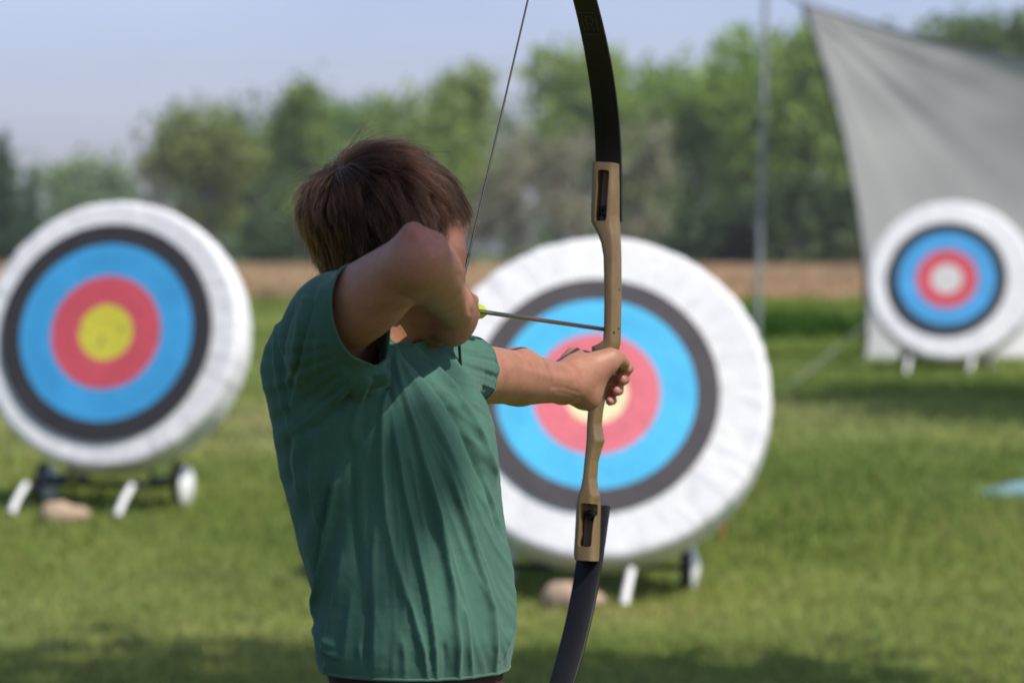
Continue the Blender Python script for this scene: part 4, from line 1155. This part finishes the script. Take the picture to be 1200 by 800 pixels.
# --- shorts and shoes
Q = Field((-.36, 4.22, .40), (.05, 4.74, .935), .005)
Q.put(torso_fn(.945, 2, .80), (-.36, 4.2, .78), (.05, 4.75, .95), .02)
Q.ell(HIP - [0, 0, .02], (.150, .118, .12), np.stack([ua, fa, [0, 0, 1]], 1), .04)
for s in (-1, 1):
    h = HIP + ua * s * .080 - np.array([0, 0, .04]); kn = HIP + ua * s * .10 + fa * .012; kn[2] = .40
    Q.chain([h, kn], [.088, .086], .03)
VQ, FQ = Q.mesh(); VQ = relax(VQ, FQ, 2)
del Q
qn = vnormals(VQ, FQ)
VQ = VQ + qn * (.004 * np.sin(np.arctan2((VQ - HIP) @ ua, (VQ - HIP) @ fa) * 14 + VQ[:, 2] * 20) * ease(-VQ[:, 2], -.85, -.6))[:, None]
wz = float(P(378, 787, 4.385)[2]) + .012
m_ = mesh_np('shorts', VQ, FQ); bm = bmesh.new(); bm.from_mesh(m_)
for co, no in (((0, 0, wz + .008), (0, 0, 1)), ((0, 0, .45), (0, 0, -1))):
    bmesh.ops.bisect_plane(bm, geom=bm.verts[:] + bm.edges[:] + bm.faces[:], dist=1e-6, plane_co=co, plane_no=no, clear_outer=True)
bm.to_mesh(m_); bm.free()
sh_ = obj('shorts', m_, MT['shorts'], boy); so = sh_.modifiers.new('thick', 'SOLIDIFY'); so.thickness = .003
for an in FT:
    q = Field((an[0] - .2, an[1] - .2, -.01), (an[0] + .25, an[1] + .2, .14), .004)
    q.chain([an + [0, 0, .01], an - [0, 0, .03]], [.040, .042], .02)
    q.chain([an - fa * .02 - [0, 0, .035], an + fa * .07 - [0, 0, .035], an + fa * .15 - [0, 0, .045]], [.040, .040, .032], .02)
    v_, f_ = q.mesh(); v_[:, 2] = np.maximum(v_[:, 2], .004); v_ = relax(v_, f_, 2)
    v_[:, 2] = np.maximum(v_[:, 2], .002)
    obj('shoe', mesh_np('shoe', v_, f_), MT['shoe'], boy)

# --- hair: single strands lying on the skull, combed from a whorl at the crown
NS = 21000
AX = np.array([.0765, .0945, .0900])
W = np.array([-.004, -.080, .046]); W = W / np.linalg.norm(W / AX)      # whorl
def on(p, h=0):
    """put local head points on the skull, h above it"""
    s_ = np.linalg.norm(p / AX, axis=-1, keepdims=True); b_ = p / s_
    n_ = b_ / AX ** 2; n_ /= np.linalg.norm(n_, axis=-1, keepdims=True)
    return b_ + n_ * h, n_
rs = rng.normal(size=(NS * 3, 3)); rs /= np.linalg.norm(rs, axis=1)[:, None]
rp, rn_ = on(rs * AX)
rp[:, 2] += 0
rq = rp @ TM.T; azr = np.degrees(np.arctan2(np.abs(rq[:, 0]), rq[:, 1]))
hlr = np.interp(azr, [0, 30, 48, 58, 66, 78, 92, 104, 120, 150, 180], [.050, .047, .040, .012, -.028, -.034, -.012, -.024, -.060, -.080, -.083])
ok = rq[:, 2] > hlr + .006 * rng.normal(size=len(rp)) * 1.0
rq = rq[ok][:NS]; rp = rp[ok][:NS]; NS = len(rp)
azr = azr[ok][:NS]
K = 12
NG = 750
gi = rng.choice(NS, NG, replace=False)
near = np.empty(NS, int)
for a_ in range(0, NS, 3000): near[a_:a_ + 3000] = np.argmin(((rp[a_:a_ + 3000, None] - rp[gi][None]) ** 2).sum(-1), 1)
hgt = np.clip((rq[:, 2] + .085) / .175, 0, 1)                            # 0 nape .. 1 crown
length = np.interp(hgt, [0, .25, .5, .75, 1], [.012, .019, .030, .045, .054])
front = ease(rp[:, 1], .035, .08); length = length * (1 + .25 * front)
length *= .82 + .36 * rng.random(NS)
sideb = ease(azr, 30, 48) * (1 - ease(azr, 84, 100)) * (1 - ease(rq[:, 2], .012, .070)); length = length * (1 - .70 * sideb)
glen = length[gi]; length = .55 * length + .45 * glen[near]
gr_ = rng.normal(size=(NG, 3)); jit = 1.05 * gr_[near] + .6 * rng.normal(size=(NS, 3))
pos = np.empty((NS, K, 3)); p = rp.copy(); pos[:, 0] = p
liftmax = np.interp(hgt, [0, .3, .6, .85, 1], [.005, .010, .017, .017, .015]) * (.45 + .65 * rng.random(NS)) * (1 - .5 * sideb) + .0028 * gr_[near][:, 1]
dW0 = np.linalg.norm(rp - W, axis=1)
liftmax += .003 * np.exp(-(dW0 / .03) ** 2)
down = np.array([.0, .25, -1.0])
for i in range(1, K):
    b_, n_ = on(p)
    t = b_ - W; dW = np.linalg.norm(t, axis=1, keepdims=True); t /= dW + 1e-6
    sw = np.cross(n_, t)                                                 # slight swirl
    side = ease(1 - np.clip((b_[:, 2:3] + .03) / .10, 0, 1), 0, 1)
    t = t + .25 * sw * np.exp(-(dW / .05) ** 2) + down * (.35 + 1.5 * side)
    # top hair is brushed forward and to the boy's right
    topw = ease(b_[:, 2:3], .035, .075); t = t + topw * np.array([.40, .75, -.05])
    # fringe falls over the forehead
    fr = ease(b_[:, 1:2], .065, .09) * ease(b_[:, 2:3], .0, .05); t = t + fr * np.array([.25, .1, -1.1])
    t = t + .20 * jit
    t -= n_ * (t * n_).sum(1, keepdims=True); t /= np.linalg.norm(t, axis=1, keepdims=True)
    q = b_ + t * (length / (K - 1))[:, None]
    s_ = i / (K - 1)
    lift = liftmax * (1 - (1 - s_) ** 2.2) * (1 + .0 * s_)
    p, n2 = on(q, 0); pos[:, i] = p + n2 * lift[:, None]
    p = q
# strands gather into locks
guide = pos[gi][near]; f_ = (np.linspace(0, 1, K) ** 1.3 * .62)[None, :, None]
off = pos - guide
pos = guide + off * (1 - f_)
# flyaways
fly = rng.random(NS) < .012 + .05 * ease(-rq[:, 1], .03, .08) * ease(rq[:, 2], -.01, .04)
pos += (np.linspace(0, 1, K) ** 1.4)[None, :, None] * rng.normal(size=(NS, 1, 3)) * .0026
amt = (np.linspace(0, 1, K) ** 1.6)[None, :, None] * rng.normal(size=(fly.sum(), 1, 3)) * .008
amt += (np.linspace(0, 1, K) ** 1.5)[None, :, None] * (pos[fly][:, :1] / np.linalg.norm(pos[fly][:, :1], axis=-1, keepdims=True)) * .010
pos[fly] += amt
cow = (dW0 < .028) & (rng.random(NS) < .05)                               # strands standing up at the whorl
pos[cow] += (np.linspace(0, 1, K) ** 1.3)[None, :, None] * (np.array([-.004, -.012, .020]) + .007 * rng.normal(size=(cow.sum(), 1, 3)))
ph = taper_nape(pos.reshape(-1, 3) @ TM.T - np.array([0, .004, 0]))
world = ph @ HM.T + HC
hc = bpy.data.hair_curves.new('hair'); hc.add_curves([K] * NS)
hc.points.foreach_set('position', world.astype(np.float32).ravel())
rad_ = np.tile(np.interp(np.linspace(0, 1, K), [0, .5, 1], [.00019, .00017, .00005]), NS).astype(np.float32)
ra = hc.attributes.get('radius') or hc.attributes.new('radius', 'FLOAT', 'POINT'); ra.data.foreach_set('value', rad_)
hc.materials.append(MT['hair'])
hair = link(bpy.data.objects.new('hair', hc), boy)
print('hair', NS, round(time.time() - T0, 1))

# ------------------------------------------------------------------ bow
O = P(696, 386, 5.08)
ba = nrm(O - Ndr)                                          # shooting direction
cant = math.atan(.0495)
upv = nrm(np.array([0, 0, 1.]) - ba * ba[2]); brt = np.cross(ba, upv)
bu = nrm(upv + brt * cant); br = np.cross(ba, bu)
BM = np.stack([br, ba, bu], 1)
def Bw(r, w, u): return O + BM @ np.array([r, w, u], float)
S0 = FPX / 5.08
kc = float(br @ RT); kd = float(ba @ RT)
def u_of(py, w=0.0):                                        # height on the bow for a picture row
    a, b = -.6, .6
    for _ in range(40):
        m = (a + b) / 2
        if proj(Bw(0, w, m)[None])[1][0] > py: a = m
        else: b = m
    return (a + b) / 2
DPT = .040
ST = np.array([  # py, left edge, right edge (incl. visible side), depth
    (190, 692, 728, .034), (197, 691.5, 728.5, .038), (225, 691, 729, .040), (252, 690, 729.5, .050), (260, 690.5, 730, .050), (266, 693.5, 730, .047), (274, 698.5, 730, .042), (284, 702.5, 730.5, .042), (300, 705.5, 731, .044),
    (340, 706.5, 731, .046), (380, 706, 730.5, .046), (398, 705, 730, .046), (402, 699, 729.5, .046), (406, 691, 729, .048), (411, 691, 728, .048), (416, 694, 724, .044), (428, 696, 720, .040), (445, 694, 716.5, .038), (462, 690.5, 712.5, .038),
    (480, 687.5, 709, .038), (496, 686.5, 707.5, .040), (506, 686, 709.5, .044), (515, 685.5, 711.5, .046), (524, 685, 708, .044), (540, 683.5, 703.5, .040), (560, 681.5, 702, .040), (572, 679, 703.5, .040), (580, 675.5, 706, .041),
    (588, 673.5, 707, .050), (604, 672.8, 707, .048), (630, 671.5, 706, .041), (648, 670.5, 705, .038), (656, 671.5, 704, .034)], float)
pyy = np.unique(np.concatenate([ST[:, 0], np.arange(190, 656, 4)]))
Vr = []; NSEC = 24
for py in pyy:
    Lp, Rp, D = [np.interp(py, ST[:, 0], ST[:, i]) for i in (1, 2, 3)]
    u = u_of(py); cx = proj(Bw(0, 0, u)[None])[0][0]
    r0 = (Lp - cx) / S0 / kc; r1 = (Rp - cx - D * kd * S0) / S0 / kc
    c_ = (r0 + r1) / 2; hw = (r1 - r0) / 2
    th = (np.arange(NSEC) + .5) / NSEC * 2 * np.pi
    ex = .42
    xr = np.sign(np.cos(th)) * np.abs(np.cos(th)) ** ex * hw + c_; yw = np.sign(np.sin(th)) * np.abs(np.sin(th)) ** ex * D / 2 + D / 2
    Vr.append(np.stack([xr, yw, np.full(NSEC, u)], 1))
Vr = np.stack(Vr); m = len(pyy)
VrW = (Vr.reshape(-1, 3) @ BM.T) + O
Fr = [[i * NSEC + j, i * NSEC + (j + 1) % NSEC, (i + 1) * NSEC + (j + 1) % NSEC, (i + 1) * NSEC + j] for i in range(m - 1) for j in range(NSEC)]
Fr += [list(range(NSEC)), [(m - 1) * NSEC + j for j in range(NSEC)]]
bow = thing('recurve_bow', 'recurve bow with tan riser and black limbs held drawn by the boy', 'bow', tuple(Bw(0, 0, 0)))
def part(mb, name, mat, par=None, **k):
    o = mb.build(name, mat, None, **k); return attach(o, par or bow)
def attach(o, par):
    o.parent = par
    o.matrix_parent_inverse = Matrix.Translation(-Vector(par_loc(par))); return o
def par_loc(p): return tuple(Bw(0, 0, 0))
q = MB(); q.add(VrW, Fr); ris = q.build('riser', MT['riser'])
# hollow limb pockets cut into the near face
def pocket(pa, pb, xa, xb, depth):
    ua_, ub_ = u_of(pa), u_of(pb); cx = proj(Bw(0, 0, (ua_ + ub_) / 2)[None])[0][0]
    ra_0, rb_0 = (xa - cx) / S0 / kc, (xb - cx) / S0 / kc
    c_ = MB(); c_.box(Bw((ra_0 + rb_0) / 2, depth / 2 - .01, (ua_ + ub_) / 2), (abs(rb_0 - ra_0), depth + .02, abs(ub_ - ua_)), BM, .004)
    return c_.build('cutter', MT['riser']), ((ra_0 + rb_0) / 2, ua_, ub_)
cut1, (pr1, ut1, ub1) = pocket(199, 259, 698.5, 712, .026)
cut2, (pr2, ut2, ub2) = pocket(589, 640, 678.5, 694, .026)
for c_ in (cut1, cut2):
    b_ = ris.modifiers.new('b', 'BOOLEAN'); b_.object = c_; b_.operation = 'DIFFERENCE'; b_.solver = 'EXACT'
dg = bpy.context.evaluated_depsgraph_get(); nm_ = bpy.data.meshes.new_from_object(ris.evaluated_get(dg))
ris.modifiers.clear(); ris.data = nm_; nm_.name = 'riser'
nm_.polygons.foreach_set('use_smooth', np.full(len(nm_.polygons), True)); nm_.set_sharp_from_angle(angle=R(40))
for c_ in (cut1, cut2): bpy.data.objects.remove(c_)
bv = ris.modifiers.new('bev', 'BEVEL'); bv.width = .0012; bv.segments = 2; bv.limit_method = 'ANGLE'; bv.angle_limit = R(45)
attach(ris, bow)
for (pr, uu, s) in ((pr1, u_of(246), 1), (pr2, u_of(603), -1)):
    q = MB(); q.lathe([(.0070, 0), (.0070, .010), (.0055, .013), (.003, .013), (.0028, .009)], 20, BM @ np.array([[1, 0, 0], [0, 0, -1], [0, 1, 0]]), Bw(pr + .0005, .026, uu))
    part(q, 'limb_bolt', MT['riser_dark'])
# small brass-dark bushings and screw holes on the side of the window
for py, dpx in ((337, 7.5), (383, 7.5), (388, 1.2)):
    u = u_of(py); cx = proj(Bw(0, 0, u)[None])[0][0]
    Rp, D = np.interp(py, ST[:, 0], ST[:, 2]), np.interp(py, ST[:, 0], ST[:, 3])
    r1 = (Rp - cx - D * kd * S0) / S0 / kc
    q = MB(); q.lathe([(.0016, -.002), (.0016, .0006), (.001, .0008)], 12, BM @ np.array([[0, 0, 1], [1, 0, 0], [0, 1, 0]]), Bw(r1, D * dpx / 13, u)); part(q, 'screw', MT['riser_dark'])
# limbs: they sit on the far face of the riser and bend back towards the archer
ROFF = {1: -.0045, -1: .0045}; QB = {1: 2.8, -1: 2.1}
def limb(sign, pe, pbutt, smax, name):
    ue = u_of(pe); ubt = u_of(pbutt); s = np.linspace(ubt - ue if sign > 0 else ue - ubt, smax, 60)
    V = []; F = []
    for k_, si in enumerate(s):
        so_ = max(si, 0); back = .28 * si + QB[sign] * so_ ** 2
        slope = .28 + 2 * QB[sign] * so_ 
        w = .037 - back
        wd = np.interp(si, [-.1, 0, .12, .25, smax - .03, smax], [.0350, .0350, .0338, .0300, .0190, .0130]) / 2
        th_ = np.interp(si, [-.1, 0, .1, smax], [.0085, .0085, .0055, .0035]) / 2
        n_ = nrm([0, 1, slope * sign]); 
        r_off = ROFF[sign]
        for (a_, b_) in ((-1, -1), (-.9, -1.0), (.9, -1.0), (1, -1), (1, 1), (.9, 1.0), (-.9, 1.0), (-1, 1)):
            e_ = .75 if abs(a_) == 1 else 1
            V.append(Bw(r_off + a_ * wd, w + b_ * e_ * th_ * n_[1], ue + sign * si + b_ * e_ * th_ * n_[2]))
    n_ = 8
    for i in range(len(s) - 1):
        for j in range(n_): F.append([i * n_ + j, i * n_ + (j + 1) % n_, (i + 1) * n_ + (j + 1) % n_, (i + 1) * n_ + j])
    F += [list(range(n_))[::-1], [(len(s) - 1) * n_ + j for j in range(n_)]]
    q = MB(); q.add(V, F); o = part(q, name, MT['black_limb'])
    so_ = smax - .004; return Bw(ROFF[sign], .037 - .28 * so_ - 2.25 * so_ ** 2 - .002, ue + sign * so_), o, (ue, sign)
SM_U, SM_L = .332, .345
tipU, limU, _ = limb(1, 190, 256, SM_U, 'limb')
tipL, limL, _ = limb(-1, 656, 592, SM_L, 'limb')
print('tips', proj(tipU[None]), proj(tipL[None]))
q = MB(); k_ = np.linspace(0, 1, 40)[:, None]
q.tube(np.concatenate([tipU + (Ndr - tipU) * k_, Ndr + (tipL - Ndr) * k_[1:]]), .0013, 8); part(q, 'string', MT['string'], sharp=False)
q = MB(); q.tube(np.concatenate([Ndr + (tipU - Ndr) * np.linspace(.12, 0, 10)[:, None], Ndr + (tipL - Ndr) * np.linspace(0, .12, 10)[1:, None]]), .0019, 8); part(q, 'serving', MT['string'], sharp=False)
# faint bronze maker's emblem near the top of the upper limb
q = MB(); ue = u_of(190)
def on_limb(a, py):
    s_ = u_of(py, -.05) - ue; back = .28 * s_ + QB[1] * s_ ** 2; sl = .28 + 2 * QB[1] * s_; n_ = nrm([0, -1, -sl]); th_ = np.interp(s_, [0, .1, SM_U], [.0085, .0055, .0035]) / 2
    return Bw(ROFF[1] + a, .037 - back + n_[1] * (th_ + .0004), ue + s_ + n_[2] * (th_ + .0004))
def stroke(a0, p0, a1, p1, wd=.0006):
    n_ = 6; pts = [on_limb(a0 + (a1 - a0) * t_, p0 + (p1 - p0) * t_) for t_ in np.linspace(0, 1, n_)]
    q.tube(pts, wd, 5)
stroke(-.010, 20, .010, 20); stroke(-.010, 42, .010, 42); 
for a in ((-.004, 24, -.004, 38), (-.004, 24, .003, 24), (.003, 24, .005, 27), (.005, 27, .003, 31), (.003, 31, -.004, 31), (.000, 31, .005, 38), (-.009, 24, -.009, 38), (.009, 24, .009, 38)): stroke(*a, wd=.0005)
part(q, 'emblem', MT['emblem'], par=bow, sharp=False)

# ------------------------------------------------------------------ arrow
RST = P(707, 385.5, 5.085); ad = nrm(RST - Ndr); n0 = Ndr + ad * .002; AL = .655
AM = np.stack([nrm(np.cross(ad, [0, 0, 1])), ad, nrm(np.cross(nrm(np.cross(ad, [0, 0, 1])), ad))], 1)
arrow = thing('arrow', 'dark arrow with yellow green vanes nocked on the drawn string', 'arrow', tuple(n0))
def att(o): o.parent = arrow; o.matrix_parent_inverse = Matrix.Translation(-Vector(tuple(n0))); return o
q = MB(); q.tube([n0 + ad * t_ for t_ in np.linspace(.012, AL, 20)], .0028, 12); att(q.build('shaft', MT['shaft']))
q = MB(); q.tube([n0 + ad * t_ for t_ in (0, .004, .010, .016)], [.0020, .0030, .0031, .0029], 10); att(q.build('nock', MT['vane']))
q = MB(); q.tube([n0 + ad * t_ for t_ in (AL - .02, AL, AL + .012, AL + .022)], [.003, .0031, .0024, .0004], 12); att(q.build('point', MT['point']))
for k_ in range(3):
    a_ = R(90 + 120 * k_ + 25); d_ = AM[:, 0] * math.cos(a_) + AM[:, 2] * math.sin(a_); t0 = AM[:, 0] * -math.sin(a_) + AM[:, 2] * math.cos(a_)
    out = [(.030, .0028), (.036, .0105), (.060, .0120), (.095, .0110), (.112, .0085), (.119, .0028)]
    V = []
    for (y_, h_) in out: V += [n0 + ad * y_ + d_ * .0025 - t0 * .0004, n0 + ad * y_ + d_ * .0025 + t0 * .0004, n0 + ad * y_ + d_ * h_ + t0 * .0002, n0 + ad * y_ + d_ * h_ - t0 * .0002]
    F_ = []
    for i in range(len(out) - 1):
        for j in range(4): F_.append([i * 4 + j, i * 4 + (j + 1) % 4, i * 4 + 4 + (j + 1) % 4, i * 4 + 4 + j])
    F_ += [[0, 1, 2, 3], [20, 21, 22, 23]]
    q = MB(); q.add(V, F_); att(q.build('vane', MT['vane'], smooth=False))
print('done', round(time.time() - T0, 1))
